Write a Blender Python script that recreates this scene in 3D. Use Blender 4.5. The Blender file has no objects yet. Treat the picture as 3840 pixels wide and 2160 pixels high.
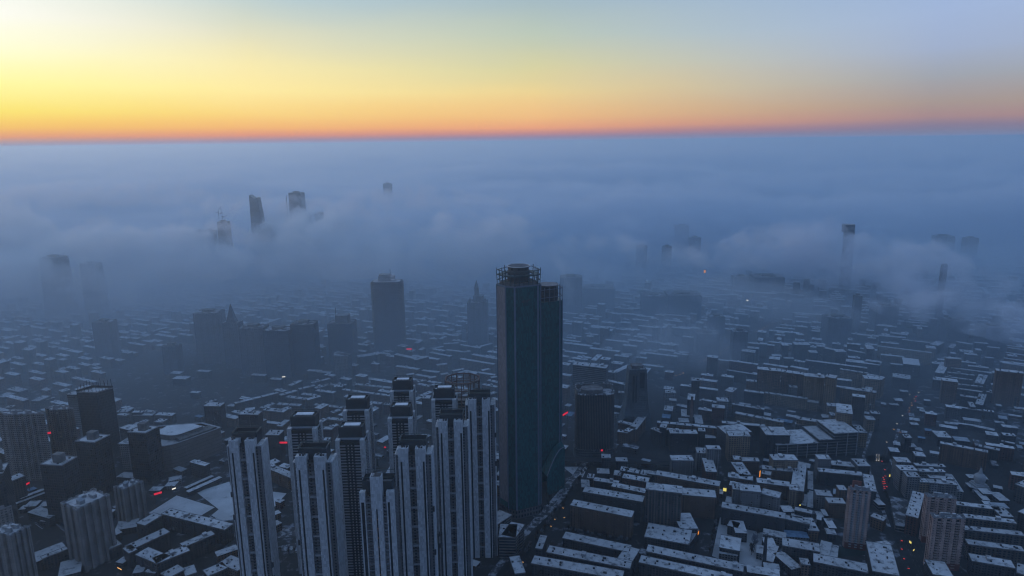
import bpy, bmesh, math, random
from mathutils import Vector, Matrix, noise
random.seed(7)
sc = bpy.context.scene
COL = sc.collection
R = math.radians

# ------------------------------------------------------------------ camera
CAMZ = 463.0
F = 2560.0                       # focal length in pixels of the 3840 px wide photograph
PITCH, ROLL = R(12.13), R(0.65)
fwd = Vector((0, math.cos(PITCH), -math.sin(PITCH)))
r0 = Vector((1, 0, 0)); u0 = Vector((0, math.sin(PITCH), math.cos(PITCH)))
cr = r0 * math.cos(ROLL) - u0 * math.sin(ROLL)
cu = u0 * math.cos(ROLL) + r0 * math.sin(ROLL)
CAM = Vector((0, 0, CAMZ))
cd = bpy.data.cameras.new("camera"); cam = bpy.data.objects.new("camera", cd); COL.objects.link(cam)
cd.lens = 24; cd.sensor_width = 36; cd.clip_start = 1; cd.clip_end = 90000
cam.matrix_world = Matrix(((cr.x, cu.x, -fwd.x, 0), (cr.y, cu.y, -fwd.y, 0), (cr.z, cu.z, -fwd.z, CAMZ), (0, 0, 0, 1)))
sc.camera = cam

def P(px, py, z=0.0):
    """The point at height z that the photograph shows at pixel (px, py)."""
    d = fwd + cr * ((px - 1920) / F) + cu * ((1080 - py) / F)
    if d.z > -0.004: d.z = -0.004
    t = (z - CAMZ) / d.z
    return Vector((d.x * t, d.y * t, z))
def ray(px, py):
    return fwd + cr * ((px - 1920) / F) + cu * ((1080 - py) / F)
def atY(px, py, y):
    d = ray(px, py); t = y / d.y
    return CAM + d * t
def pix(v):
    q = Vector(v) - CAM; zz = q.dot(fwd)
    if zz <= 1: return (-9999, -9999)
    return (1920 + F * q.dot(cr) / zz, 1080 - F * q.dot(cu) / zz)

def S(r, g, b):
    f = lambda c: (c / 255 / 12.92) if c / 255 <= 0.04045 else ((c / 255 + 0.055) / 1.055) ** 2.4
    return (f(r), f(g), f(b), 1.0)

# ------------------------------------------------------------------ sky, sun, exposure
SUN_AZ, SUN_EL = R(-41), R(7.0)
SUNH = Vector((math.sin(SUN_AZ), math.cos(SUN_AZ), 0))
w = bpy.data.worlds.new("World"); sc.world = w; w.use_nodes = True
nt = w.node_tree; nt.nodes.clear()
def nd(nt, t, **kw):
    n = nt.nodes.new(t)
    for k, v in kw.items():
        if k.startswith('i_'): n.inputs[int(k[2:])].default_value = v
        else: setattr(n, k, v)
    return n
def M(nt, op, a, b=None, c=None, clamp=False):
    n = nt.nodes.new('ShaderNodeMath'); n.operation = op; n.use_clamp = clamp
    for i, v in enumerate((a, b, c)):
        if v is None: continue
        if isinstance(v, (int, float)): n.inputs[i].default_value = v
        else: nt.links.new(v, n.inputs[i])
    return n.outputs[0]
def mapr(nt, v, a, b, c=0.0, d=1.0, smooth=True):
    n = nt.nodes.new('ShaderNodeMapRange'); n.interpolation_type = 'SMOOTHSTEP' if smooth else 'LINEAR'
    nt.links.new(v, n.inputs[0])
    for i, x in enumerate((a, b, c, d)): n.inputs[i + 1].default_value = x
    return n.outputs[0]
def mixc(nt, f, a, b, mode='MIX'):
    n = nt.nodes.new('ShaderNodeMix'); n.data_type = 'RGBA'; n.blend_type = mode
    for s, v in ((n.inputs[0], f), (n.inputs[6], a), (n.inputs[7], b)):
        if isinstance(v, (int, float)): s.default_value = v
        elif isinstance(v, tuple): s.default_value = v
        else: nt.links.new(v, s)
    return n.outputs[2]
tc = nd(nt, 'ShaderNodeTexCoord')
sx = nd(nt, 'ShaderNodeSeparateXYZ'); nt.links.new(tc.outputs['Generated'], sx.inputs[0])
el = M(nt, 'MULTIPLY', M(nt, 'ARCSINE', sx.outputs[2]), 57.2958)
hl = M(nt, 'SQRT', M(nt, 'ADD', M(nt, 'MULTIPLY', sx.outputs[0], sx.outputs[0]), M(nt, 'MULTIPLY', sx.outputs[1], sx.outputs[1])))
dt = M(nt, 'DIVIDE', M(nt, 'ADD', M(nt, 'MULTIPLY', sx.outputs[0], SUNH.x), M(nt, 'MULTIPLY', sx.outputs[1], SUNH.y)), M(nt, 'MAXIMUM', hl, 0.001))
az = M(nt, 'MULTIPLY', M(nt, 'ARCCOSINE', M(nt, 'MAXIMUM', M(nt, 'MINIMUM', dt, 0.99999), -0.99999)), 57.2958)
nz = nd(nt, 'ShaderNodeTexNoise'); nz.inputs['Scale'].default_value = 1.6; nz.inputs['Detail'].default_value = 3
nm = nd(nt, 'ShaderNodeMapping'); nm.inputs['Scale'].default_value = (1, 1, 5); nm.inputs['Rotation'].default_value = (0, .12, 0); nt.links.new(tc.outputs['Generated'], nm.inputs[0]); nt.links.new(nm.outputs[0], nz.inputs['Vector'])
el = M(nt, 'ADD', el, M(nt, 'MULTIPLY', M(nt, 'SUBTRACT', nz.outputs[0], .5), M(nt, 'MULTIPLY', M(nt, 'DIVIDE', el, 4.0, clamp=True), 3.2)))
tt = M(nt, 'DIVIDE', M(nt, 'ADD', el, 2.0), 20.0, clamp=True)
def ramp(stops):
    n = nd(nt, 'ShaderNodeValToRGB'); cr_ = n.color_ramp; cr_.interpolation = 'LINEAR'
    e = cr_.elements
    while len(e) < len(stops): e.new(0.5)
    for k, (d, c) in enumerate(stops):
        e[k].position = (d + 2) / 20; e[k].color = S(*c)
    nt.links.new(tt, n.inputs[0]); return n.outputs[0]
SKY = {
 'L': [(-2, (150, 130, 115)), (-.15, (150, 140, 150)), (.2, (190, 148, 128)), (.6, (246, 162, 88)), (1.2, (255, 200, 84)), (2.4, (255, 233, 106)), (4.2, (255, 250, 160)), (6.3, (255, 255, 215)), (8.5, (255, 255, 246)), (11, (240, 247, 243)), (16, (160, 190, 205))],
 'M': [(-2, (140, 120, 120)), (-.15, (138, 128, 152)), (.2, (166, 126, 136)), (.65, (238, 148, 98)), (1.25, (252, 186, 100)), (2.4, (253, 215, 125)), (4.2, (254, 234, 158)), (6.3, (246, 232, 172)), (8.5, (222, 220, 190)), (11, (184, 203, 206)), (16, (130, 165, 195))],
 'C': [(-2, (130, 120, 130)), (-.1, (128, 126, 155)), (.25, (146, 120, 146)), (.65, (204, 132, 120)), (1.1, (243, 164, 110)), (2.0, (243, 190, 124)), (4.2, (235, 210, 145)), (6.3, (212, 207, 160)), (8.5, (184, 197, 182)), (11, (160, 182, 192)), (16, (125, 160, 195))],
 'R': [(-2, (110, 120, 140)), (0, (112, 120, 142)), (.7, (136, 120, 140)), (1.3, (168, 136, 134)), (2.3, (166, 150, 142)), (4.2, (158, 163, 172)), (6.3, (158, 173, 200)), (8.5, (158, 178, 212)), (11, (148, 174, 214)), (14, (130, 160, 205)), (16, (118, 150, 200))],
 'B': [(-2, (85, 108, 155)), (0, (88, 112, 160)), (2, (98, 122, 170)), (5, (102, 130, 180)), (16, (95, 130, 192))]}
c = ramp(SKY['L'])
for k, a, b in (('M', 3, 21), ('C', 21, 43), ('R', 43, 72), ('B', 80, 150)):
    c = mixc(nt, mapr(nt, az, a, b, smooth=False), c, ramp(SKY[k]))
sky = nd(nt, 'ShaderNodeTexSky', sky_type='NISHITA', sun_disc=False, sun_elevation=SUN_EL, sun_rotation=SUN_AZ, altitude=400, air_density=1.0, dust_density=2.0, ozone_density=3.0)
nsc = nd(nt, 'ShaderNodeVectorMath', operation='SCALE'); nt.links.new(sky.outputs[0], nsc.inputs[0]); nsc.inputs['Scale'].default_value = 0.10
ZEN = mixc(nt, 1.0, nsc.outputs[0], (0.152, 0.245, 0.425, 1), 'ADD')
ZEN = mixc(nt, 1.0, ZEN, mapr(nt, az, 15, 100, 1.12, .74), 'MULTIPLY')
c = mixc(nt, mapr(nt, el, 12, 30), c, ZEN)
bg = nd(nt, 'ShaderNodeBackground'); nt.links.new(c, bg.inputs[0]); bg.inputs[1].default_value = 1.07
wo = nd(nt, 'ShaderNodeOutputWorld'); nt.links.new(bg.outputs[0], wo.inputs[0])
w.cycles.sampling_method = 'MANUAL'; w.cycles.sample_map_resolution = 512

sl = bpy.data.lights.new("sun", 'SUN'); sl.energy = 0.65; sl.angle = R(12); sl.color = (1.0, 0.70, 0.55)
so = bpy.data.objects.new("sun", sl); COL.objects.link(so)
sd = Vector((SUNH.x * math.cos(SUN_EL), SUNH.y * math.cos(SUN_EL), math.sin(SUN_EL)))
so.rotation_euler = sd.to_track_quat('Z', 'Y').to_euler(); so.location = (0, 0, 900)

vs = sc.view_settings; vs.view_transform = 'Standard'; vs.look = 'None'; vs.exposure = 0.0; vs.gamma = 1.0
cy = sc.cycles
cy.max_bounces = 9; cy.diffuse_bounces = 2; cy.glossy_bounces = 2; cy.transmission_bounces = 2; cy.volume_bounces = 7; cy.transparent_max_bounces = 8
cy.filter_width = 1.15
cy.use_denoising = True; cy.denoiser = 'OPENIMAGEDENOISE'; cy.sample_clamp_indirect = 4.0
cy.caustics_reflective = False; cy.caustics_refractive = False
# ------------------------------------------------------------------ helpers
def tag(o, label=None, cat=None, group=None, kind=None):
    if label: o['label'] = label
    if cat: o['category'] = cat
    if group: o['group'] = group
    if kind: o['kind'] = kind
    return o
def empty(name, loc=(0, 0, 0), rz=0.0):
    o = bpy.data.objects.new(name, None); COL.objects.link(o)
    o.location = loc; o.rotation_euler = (0, 0, rz); o.empty_display_size = 1
    return o
class MB:
    """Collects boxes, prisms and tubes with wall UVs in metres; build() links them as ONE mesh object."""
    def __init__(s): s.v = []; s.f = []; s.uv = []
    def face(s, idx, uvs=None):
        s.f.append(idx); s.uv.append(uvs or [(s.v[i][0], s.v[i][1]) for i in idx])
    def prism(s, pts, z0, z1, top=True, bottom=False, pts1=None, u0=0.0):
        n = len(pts); b = len(s.v); p1 = pts1 or pts
        s.v += [(p[0], p[1], z0) for p in pts] + [(p[0], p[1], z1) for p in p1]
        u = u0
        for i in range(n):
            j = (i + 1) % n
            L = math.hypot(pts[j][0] - pts[i][0], pts[j][1] - pts[i][1])
            s.face([b + i, b + j, b + n + j, b + n + i], [(u, z0), (u + L, z0), (u + L, z1), (u, z1)])
            u += L
        if top: s.face([b + n + i for i in range(n)])
        if bottom: s.face([b + i for i in reversed(range(n))])
    def box(s, x0, x1, y0, y1, z0, z1, top=True, bottom=True):
        s.prism([(x0, y0), (x1, y0), (x1, y1), (x0, y1)], z0, z1, top, bottom)
    def bar(s, a, b, r, n=4):
        a = Vector(a); b = Vector(b); d = (b - a)
        if d.length < 1e-6: return
        d.normalize(); x = d.cross(Vector((0, 0, 1)))
        if x.length < 1e-3: x = Vector((1, 0, 0))
        x.normalize(); y = d.cross(x); k = len(s.v)
        for q in (a, b):
            for i in range(n):
                t = 2 * math.pi * (i + .5) / n
                s.v.append(tuple(q + x * (r * math.cos(t)) + y * (r * math.sin(t))))
        for i in range(n):
            j = (i + 1) % n; s.face([k + i, k + j, k + n + j, k + n + i])
        s.face([k + i for i in reversed(range(n))]); s.face([k + n + i for i in range(n)])
    def lathe(s, prof, n=20, c=(0, 0)):
        k = len(s.v)
        for r, z in prof:
            for i in range(n):
                t = 2 * math.pi * i / n; s.v.append((c[0] + r * math.cos(t), c[1] + r * math.sin(t), z))
        for a in range(len(prof) - 1):
            for i in range(n):
                j = (i + 1) % n
                R_ = max(prof[a][0], 1)
                s.face([k + a * n + i, k + a * n + j, k + (a + 1) * n + j, k + (a + 1) * n + i],
                       [(6.283 * R_ * i / n, prof[a][1]), (6.283 * R_ * (i + 1) / n, prof[a][1]), (6.283 * R_ * (i + 1) / n, prof[a + 1][1]), (6.283 * R_ * i / n, prof[a + 1][1])])
        s.face([k + (len(prof) - 1) * n + i for i in range(n)])
    def mesh(s, name):
        me = bpy.data.meshes.new(name); me.from_pydata(s.v, [], s.f)
        l = me.uv_layers.new(name='UVMap'); i = 0
        for uv in s.uv:
            for q in uv: l.data[i].uv = q; i += 1
        return me
    def build(s, name, mat, parent=None, loc=None):
        me = s.mesh(name); o = bpy.data.objects.new(name, me); COL.objects.link(o)
        me.materials.append(mat)
        if parent: o.parent = parent
        if loc: o.location = loc
        return o
def dupe(o, parent, loc, name=None):
    c = o.copy(); COL.objects.link(c); c.parent = parent; c.location = loc
    return c

# ------------------------------------------------------------------ materials
MATS = {}
def newmat(name):
    m = bpy.data.materials.new(name); m.use_nodes = True; t = m.node_tree; t.nodes.clear()
    b = nd(t, 'ShaderNodeBsdfPrincipled'); o = nd(t, 'ShaderNodeOutputMaterial'); t.links.new(b.outputs[0], o.inputs[0])
    MATS[name] = m
    return m, t, b
def sset(t, b, key, v):
    if isinstance(v, (int, float, tuple)): b.inputs[key].default_value = v
    else: t.links.new(v, b.inputs[key])
def noise_of(t, scale, detail=4, vec=None, rough=.55):
    n = nd(t, 'ShaderNodeTexNoise'); n.inputs['Scale'].default_value = scale; n.inputs['Detail'].default_value = detail; n.inputs['Roughness'].default_value = rough
    if vec: t.links.new(vec, n.inputs['Vector'])
    return n.outputs[0]
def plain(name, col, rough=.85, spec=.3, var=.25, scale=.15, metal=0.0):
    m, t, b = newmat(name); tcn = nd(t, 'ShaderNodeTexCoord')
    n = noise_of(t, scale, 5, tcn.outputs['Object'])
    f = mapr(t, n, .3, .7, 1 - var, 1 + var)
    c = mixc(t, 1.0, col, f, 'MULTIPLY')
    sset(t, b, 'Base Color', c); sset(t, b, 'Roughness', rough); sset(t, b, 'Specular IOR Level', spec); sset(t, b, 'Metallic', metal)
    return m
def facade(name, wall, glass=(.012, .016, .022, 1), cw=3.3, ch=3.0, u0=.2, u1=.75, v0=.3, v1=.82, wrough=.85, grough=.25, var=.3, band=False, vert=False, stair=0, gvar=.6, lit=0.0):
    m, t, b = newmat(name); uv = nd(t, 'ShaderNodeUVMap'); tcn = nd(t, 'ShaderNodeTexCoord')
    s = nd(t, 'ShaderNodeSeparateXYZ'); t.links.new(uv.outputs[0], s.inputs[0])
    u = M(t, 'DIVIDE', s.outputs[0], cw); v = M(t, 'DIVIDE', s.outputs[1], ch)
    fu = M(t, 'FRACT', u); fv = M(t, 'FRACT', v)
    mu = M(t, 'MULTIPLY', M(t, 'GREATER_THAN', fu, u0), M(t, 'LESS_THAN', fu, u1))
    mv = M(t, 'MULTIPLY', M(t, 'GREATER_THAN', fv, v0), M(t, 'LESS_THAN', fv, v1))
    mask = mv if band else (mu if vert else M(t, 'MULTIPLY', mu, mv))
    cb = nd(t, 'ShaderNodeCombineXYZ'); t.links.new(M(t, 'FLOOR', u), cb.inputs[0]); t.links.new(M(t, 'FLOOR', v), cb.inputs[1])
    wn = nd(t, 'ShaderNodeTexWhiteNoise'); wn.noise_dimensions = '3D'
    oi = nd(t, 'ShaderNodeObjectInfo'); t.links.new(M(t, 'MULTIPLY', oi.outputs['Random'], 91), cb.inputs[2]); t.links.new(cb.outputs[0], wn.inputs[0])
    n = noise_of(t, .09, 5, tcn.outputs['Object'])
    n2 = noise_of(t, .6, 4, tcn.outputs['Object'])
    wc = mixc(t, 1.0, wall, mapr(t, n, .3, .7, 1 - var, 1 + var * .6), 'MULTIPLY')
    wc = mixc(t, 1.0, wc, mapr(t, n2, .3, .7, .82, 1.1), 'MULTIPLY')
    if stair:
        fs = M(t, 'FRACT', M(t, 'DIVIDE', s.outputs[0], stair))
        wc = mixc(t, M(t, 'MULTIPLY', M(t, 'LESS_THAN', fs, .14), .55), wc, (wall[0] * .45, wall[1] * .42, wall[2] * .42, 1))
    gc = mixc(t, 1.0, glass, mapr(t, wn.outputs[0], 0, 1, 1 - gvar, 1 + 2.2 * gvar, smooth=False), 'MULTIPLY')
    sset(t, b, 'Base Color', mixc(t, mask, wc, gc))
    sset(t, b, 'Roughness', M(t, 'ADD', wrough, M(t, 'MULTIPLY', mask, grough - wrough))); sset(t, b, 'Specular IOR Level', .4)
    return m
def snowmat(name, snow=(.52, .525, .545, 1), dark=(.06, .06, .065, 1), amt=.42, sc_=.12, soft=.12):
    m, t, b = newmat(name); tcn = nd(t, 'ShaderNodeTexCoord'); oi = nd(t, 'ShaderNodeObjectInfo')
    off = nd(t, 'ShaderNodeVectorMath', operation='ADD'); t.links.new(tcn.outputs['Object'], off.inputs[0])
    k = nd(t, 'ShaderNodeCombineXYZ'); t.links.new(M(t, 'MULTIPLY', oi.outputs['Random'], 500), k.inputs[0]); t.links.new(k.outputs[0], off.inputs[1])
    n = noise_of(t, sc_, 7, off.outputs[0], .65); n2 = noise_of(t, .03, 3, off.outputs[0])
    f = mapr(t, n, amt - soft, amt + soft)
    s2 = mixc(t, 1.0, snow, mapr(t, n2, .3, .7, .82, 1.08), 'MULTIPLY')
    s2 = mixc(t, 1.0, s2, M(t, 'ADD', .82, M(t, 'MULTIPLY', oi.outputs['Random'], .25)), 'MULTIPLY')
    sset(t, b, 'Base Color', mixc(t, f, dark, s2)); sset(t, b, 'Roughness', .95); sset(t, b, 'Specular IOR Level', .15)
    return m
SNOW = snowmat('roof_snow', amt=.40, sc_=.16, soft=.12)
SNOWD = snowmat('thin_roof_snow', snow=(.72, .725, .745, 1), amt=.39, sc_=.16, soft=.14)
SNOWP = snowmat('patchy_snow', snow=(.36, .375, .41, 1), amt=.52, sc_=.1, soft=.07)
SNOWF = snowmat('field_snow', amt=.33, sc_=.05)
PALE = plain('white_cladding', (.30, .325, .36, 1), .6, .4, .12, .08)
PALE2 = plain('pale_concrete', (.24, .25, .27, 1), .8, .3, .2)
DARKG = plain('dark_screen', (.022, .034, .045, 1), .45, .4, .3)
DARK = plain('dark_metal', (.03, .034, .04, 1), .6, .4, .3)
CONC = plain('grey_concrete', (.14, .14, .145, 1), .9, .2, .3)
RUST = plain('rusty_steel', (.15, .095, .08, 1), .8, .3, .3)
TEAL = plain('teal_steel', (.03, .065, .075, 1), .5, .4, .2)
BRICK = plain('red_brick', (.17, .065, .05, 1), .9, .2, .25)
ASPH = plain('asphalt', (.021, .023, .026, 1), .9, .25, .4, .05)
BLUE = plain('blue_sheet_roof', (.12, .2, .3, 1), .6, .4, .3, .2)
GREY = plain('grey_sheet_roof', (.3, .33, .37, 1), .7, .3, .2, .1)
COURT = plain('dark_court', (.02, .034, .034, 1), .9, .2, .2, .05)
WALL = {
 'g': facade('grey_windowed_wall', (.085, .083, .085, 1), stair=13),
 'd': facade('dark_windowed_wall', (.055, .055, .06, 1), stair=14),
 'b': facade('beige_windowed_wall', (.25, .185, .13, 1), cw=3.6),
 'r': facade('brick_windowed_wall', (.12, .06, .05, 1), cw=3.4),
 'p': facade('pale_windowed_wall', (.2, .2, .205, 1), cw=3.1, stair=12),
 'k': facade('banded_office_wall', (.15, .145, .14, 1), band=True, v0=.4, v1=.95, ch=3.6),
 't': facade('terrace_wall', (.11, .1, .095, 1), cw=4.2, u0=.1, u1=.62, v0=.35, v1=.95, stair=16),
 'o': facade('brown_windowed_wall', (.17, .108, .075, 1), cw=3.3, stair=15),
}
COLW = {'g': 'grey', 'd': 'dark grey', 'b': 'beige', 'r': 'red brick', 'p': 'pale', 'k': 'banded', 't': 'balconied', 'o': 'brown'}
def emis(name, col, st):
    m, t, b = newmat(name); sset(t, b, 'Base Color', (.02, .02, .02, 1)); sset(t, b, 'Emission Color', col); sset(t, b, 'Emission Strength', st)
    return m
E_RED = emis('red_neon', (1, .02, .06, 1), .65); E_WARM = emis('warm_lamp', (1, .5, .15, 1), 1.1); E_WHITE = emis('white_lamp', (1, .93, .8, 1), 1.1)
E_TAIL = emis('tail_lamp', (1, .05, .04, 1), 1.3); E_YEL = emis('yellow_sign', (1, .85, .2, 1), .8); E_ORG = emis('orange_sign', (1, .33, .05, 1), .8)
# occupancy of the ground, 6 m cells
OCC = set()
def occ_add(pts):
    xs = [p[0] for p in pts]; ys = [p[1] for p in pts]
    for i in range(int(min(xs) // 6), int(max(xs) // 6) + 1):
        for j in range(int(min(ys) // 6), int(max(ys) // 6) + 1):
            x, y = i * 6 + 3, j * 6 + 3; inside = False; n = len(pts); k = n - 1
            for q in range(n):
                if (pts[q][1] > y) != (pts[k][1] > y) and x < (pts[k][0] - pts[q][0]) * (y - pts[q][1]) / (pts[k][1] - pts[q][1]) + pts[q][0]: inside = not inside
                k = q
            if inside: OCC.add((i, j))
def occ_box(cx, cy, dx, dy, L, D, m=0):
    return [(cx + dx * a + (-dy) * b, cy + dy * a + dx * b) for a, b in ((-L / 2 - m, -m), (L / 2 + m, -m), (L / 2 + m, D + m), (-L / 2 - m, D + m))]
def occ_hit(pts, step=5.0):
    a, b, c, d = [Vector(p) for p in pts]; n = max(2, int((b - a).length / step)); k = max(2, int((d - a).length / step))
    for i in range(n + 1):
        for j in range(k + 1):
            q = a + (b - a) * (i / n) + (d - a) * (j / k)
            if (int(q.x // 6), int(q.y // 6)) in OCC: return True
    return False
# ------------------------------------------------------------------ landmark buildings
LAND = []        # (name used in labels, point on the ground)
GLASS = facade('teal_curtain_wall', (.005, .082, .09, 1), (.003, .060, .067, 1), cw=1.6, ch=4.2, u0=.06, u1=.94, v0=.1, v1=1, wrough=.45, grough=.3, var=.15, gvar=.3)
MATS['teal_curtain_wall'].node_tree.nodes['Principled BSDF'].inputs['Specular IOR Level'].default_value = .16
GREYF = facade('grey_flank_wall', (.2, .185, .2, 1), (.175, .16, .175, 1), cw=2.2, ch=4.2, u0=.05, u1=.95, v0=.06, v1=1, wrough=.7, grough=.6, var=.12, gvar=.12)  # flank face coloured a lighter grey than the glass shaft
RIB = plain('blue_grey_rib', (.10, .135, .19, 1), .5, .5, .1)

# ---- the glass skyscraper: two shafts, each a thing of one building
def skyscraper():
    c = P(1960, 1075, 296); base = Vector((14, 806, 0))
    t = tag(empty('glass_skyscraper', base), 'tallest tower, teal glass with a grey flank and a round helipad crown', 'skyscraper')
    LAND.append(('the teal glass skyscraper', base.copy()))
    L = lambda px, py, z: (P(px, py, z) - base).xy
    A, B, C_, D, E_ = [L(*q, 296) for q in ((1862.5, 1069), (1896, 1078), (1930, 1081), (2017, 1072), (2027, 1069))]
    Fb = E_ + Vector((-8, 24)); G = Fb + Vector((-12, 9)); H = A + Vector((9, 16)); I = G + Vector((-14, -2))
    poly = [A, B, C_, D, E_, Fb, G, I, H]
    m = MB(); m.prism(poly, 12, 296); m.build('glass_shaft', GLASS, t)
    g = MB(); o = Vector((-.25, -.25))
    g.prism([A + o, B + o, B + Vector((.3, .6)), A + Vector((.3, .6))], 20, 295.6); g.build('flank_wall', GREYF, t)
    pod = MB(); pod.prism([p * 1.03 for p in poly], 0, 12, top=False); pod.build('base_storeys', facade('lobby_wall', (.09, .1, .115, 1), cw=4, ch=6), t)
    for p, r in ((B, .7), (C_, 1.1), (D, 1.0), (E_, .7), (A, .5)):
        q = p * 1.008; k = MB(); k.prism([(q.x - r, q.y - r), (q.x + r, q.y - r), (q.x + r, q.y + r), (q.x - r, q.y + r)], 12.5, 297.5); k.build('corner_rib', RIB, t)
    k = MB(); ring = [p * 1.004 for p in poly]; inn = [p * .95 for p in poly]
    for i in range(len(poly)):
        j = (i + 1) % len(poly); k.prism([ring[i], ring[j], inn[j], inn[i]], 296.05, 297.6)
    k.build('roof_parapet', RIB, t)
    cc = Vector((0, 0))
    for p in poly: cc += p / len(poly)
    mz = MB(); mz.prism([cc + (p - cc) * .86 for p in poly], 296.1, 300); mz.build('roof_deck', CONC, t)
    d = MB(); d.lathe([(13.4, 300), (13.4, 312.5), (12.2, 313), (12.2, 317)], 28, cc); dr = d.build('crown_drum', facade('drum_wall', (.06, .068, .074, 1), cw=9, ch=8, u0=.3, u1=.55, v0=.3, v1=.65), t)
    h = MB(); h.lathe([(13.6, 317.02), (13.9, 317.3), (13.9, 317.9)], 36, cc); hp = h.build('helipad', plain('helipad_deck', (.09, .095, .11, 1)), t)
    h = MB(); n = 36
    for i in range(n):
        a0, a1 = 2 * math.pi * i / n, 2 * math.pi * (i + 1) / n
        h.prism([(cc.x + r * math.cos(a), cc.y + r * math.sin(a)) for r, a in ((14.0, a0), (14.0, a1), (12.6, a1), (12.6, a0))], 317.95, 318.5)
    h.build('helipad_rim_snow', SNOWF, hp)
    fr = [cc + (p - cc) * (.97 if i not in (7, 8) else .93) for i, p in enumerate(poly)]
    for i in range(len(fr)):
        j = (i + 1) % len(fr); a, b = fr[i], fr[j]; L_ = (b - a).length; nn = max(1, round(L_ / 6))
        for q in range(nn):
            p = a + (b - a) * (q / nn); out = (p - cc).normalized()
            k = MB(); k.bar((p.x, p.y, 296), (p.x + out.x * 1.0, p.y + out.y * 1.0, 315 + (2.2 if q == 0 else 0)), .5)
            k.build('crown_post', TEAL, t)
        for z in (303, 309, 314.5):
            k = MB(); k.bar((a.x, a.y, z), (b.x, b.y, z), .48 if z != 309 else .8); k.build('crown_beam', TEAL, t)
    k = MB(); n = len(fr); o_ = [cc + (p - cc) * 1.0 for p in fr]; i_ = [cc + (p - cc) * .72 for p in fr]
    for i in range(n): k.prism([o_[i], o_[(i + 1) % n], i_[(i + 1) % n], i_[i]], 308.1, 309.7, bottom=True)
    k.build('crown_deck', TEAL, t)
    for x in range(7):
        q = C_ + (D - C_) * (.3 + .055 * x) + Vector((.12, -.35))
        k = MB(); k.prism([q, q + (D - C_).normalized() * .9, q + (D - C_).normalized() * .9 + Vector((0, .3)), q + Vector((0, .3))], 277.5 + (1 if x > 4 else 0), 280.5 + (.8 if x > 4 else 0))
        k.build('sign_letter', DARK, t)
    # second shaft
    A2, B2, C2 = [L(*q, 260) for q in ((2022, 1137.5), (2100, 1128), (2109, 1126))]
    D2 = C2 + Vector((-6, 26)); E2 = D2 + Vector((-26, -4)); F2 = A2 + Vector((-6, 14))
    p2 = [A2, B2, C2, D2, E2, F2]
    m = MB(); m.prism(p2, 10, 260); m.build('lower_glass_shaft', GLASS, t)
    for p, r in ((A2, .6), (B2, .9), (C2, .6)):
        k = MB(); k.prism([(p.x - r, p.y - r), (p.x + r, p.y - r), (p.x + r, p.y + r), (p.x - r, p.y + r)], 10.5, 262); k.build('corner_rib', RIB, t)
    c2 = Vector((0, 0))
    for p in p2: c2 += p / len(p2)
    d = MB(); d.lathe([(12.5, 260.1), (12.5, 280)], 24, c2); d.build('lower_drum', facade('lower_drum_wall', (.035, .034, .036, 1), cw=6, ch=7), t)
    h = MB(); h.lathe([(12.8, 280.05), (13.2, 280.3), (13.2, 281)], 32, c2); h.build('lower_helipad', plain('lower_deck', (.2, .19, .2, 1)), t)
    for i in range(len(p2)):
        a, b = p2[i], p2[(i + 1) % len(p2)]; nn = max(1, round((b - a).length / 7))
        for q in range(nn):
            p = a + (b - a) * (q / nn); k = MB(); k.bar((p.x, p.y, 260), (p.x, p.y, 279), .45); k.build('lower_crown_post', RIB, t)
        for z in (266, 276.5):
            k = MB(); k.bar((a.x, a.y, z), (b.x, b.y, z), .45); k.build('lower_crown_beam', RIB, t)
    k = MB()   # curved glass hall at the foot
    q0 = L(2035, 1700, 40); 
    pts = []
    for i in range(13):
        a = math.pi * i / 12; pts.append((math.cos(a) * 15, 6 + math.sin(a) * 0 ))
    ax, bx = A2 + Vector((2, -3)), B2 + Vector((3, -2)); dd = (bx - ax); LL = dd.length; dd.normalize(); pr = Vector((dd.y, -dd.x))
    n = 14; vs_ = []
    for i in range(n + 1):
        s = i / n; z = 30 + 34 * math.sin(min(1, s * 1.15) * math.pi / 2); p = ax + dd * (LL * s); q = p + pr * (16 * (1 - s * .5))
        vs_.append((p, q, z))
    for i in range(n):
        p, q, z = vs_[i]; p1, q1, z1 = vs_[i + 1]; b = len(k.v)
        k.v += [(q.x, q.y, 0), (q1.x, q1.y, 0), (q1.x, q1.y, z1 * .93), (q.x, q.y, z * .93), (p.x, p.y, z), (p1.x, p1.y, z1)]
        k.face([b, b + 1, b + 2, b + 3], [(i * 2, 0), (i * 2 + 2, 0), (i * 2 + 2, z1), (i * 2, z)]); k.face([b + 3, b + 2, b + 5, b + 4])
    k.build('curved_hall', GLASS, t)
    k = MB()
    for i in range(n): k.bar((vs_[i][1].x, vs_[i][1].y, vs_[i][2] * .94), (vs_[i + 1][1].x, vs_[i + 1][1].y, vs_[i + 1][2] * .94), .7)
    k.build('hall_edge_beam', RIB, t)
    occ_add([tuple(p * 1.2 + base.xy) for p in poly]); occ_add([tuple(p + base.xy) for p in p2])
    return t
skyscraper()

DKC = plain('shaded_concrete', (.055, .058, .062, 1), .9, .2, .2)
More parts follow.
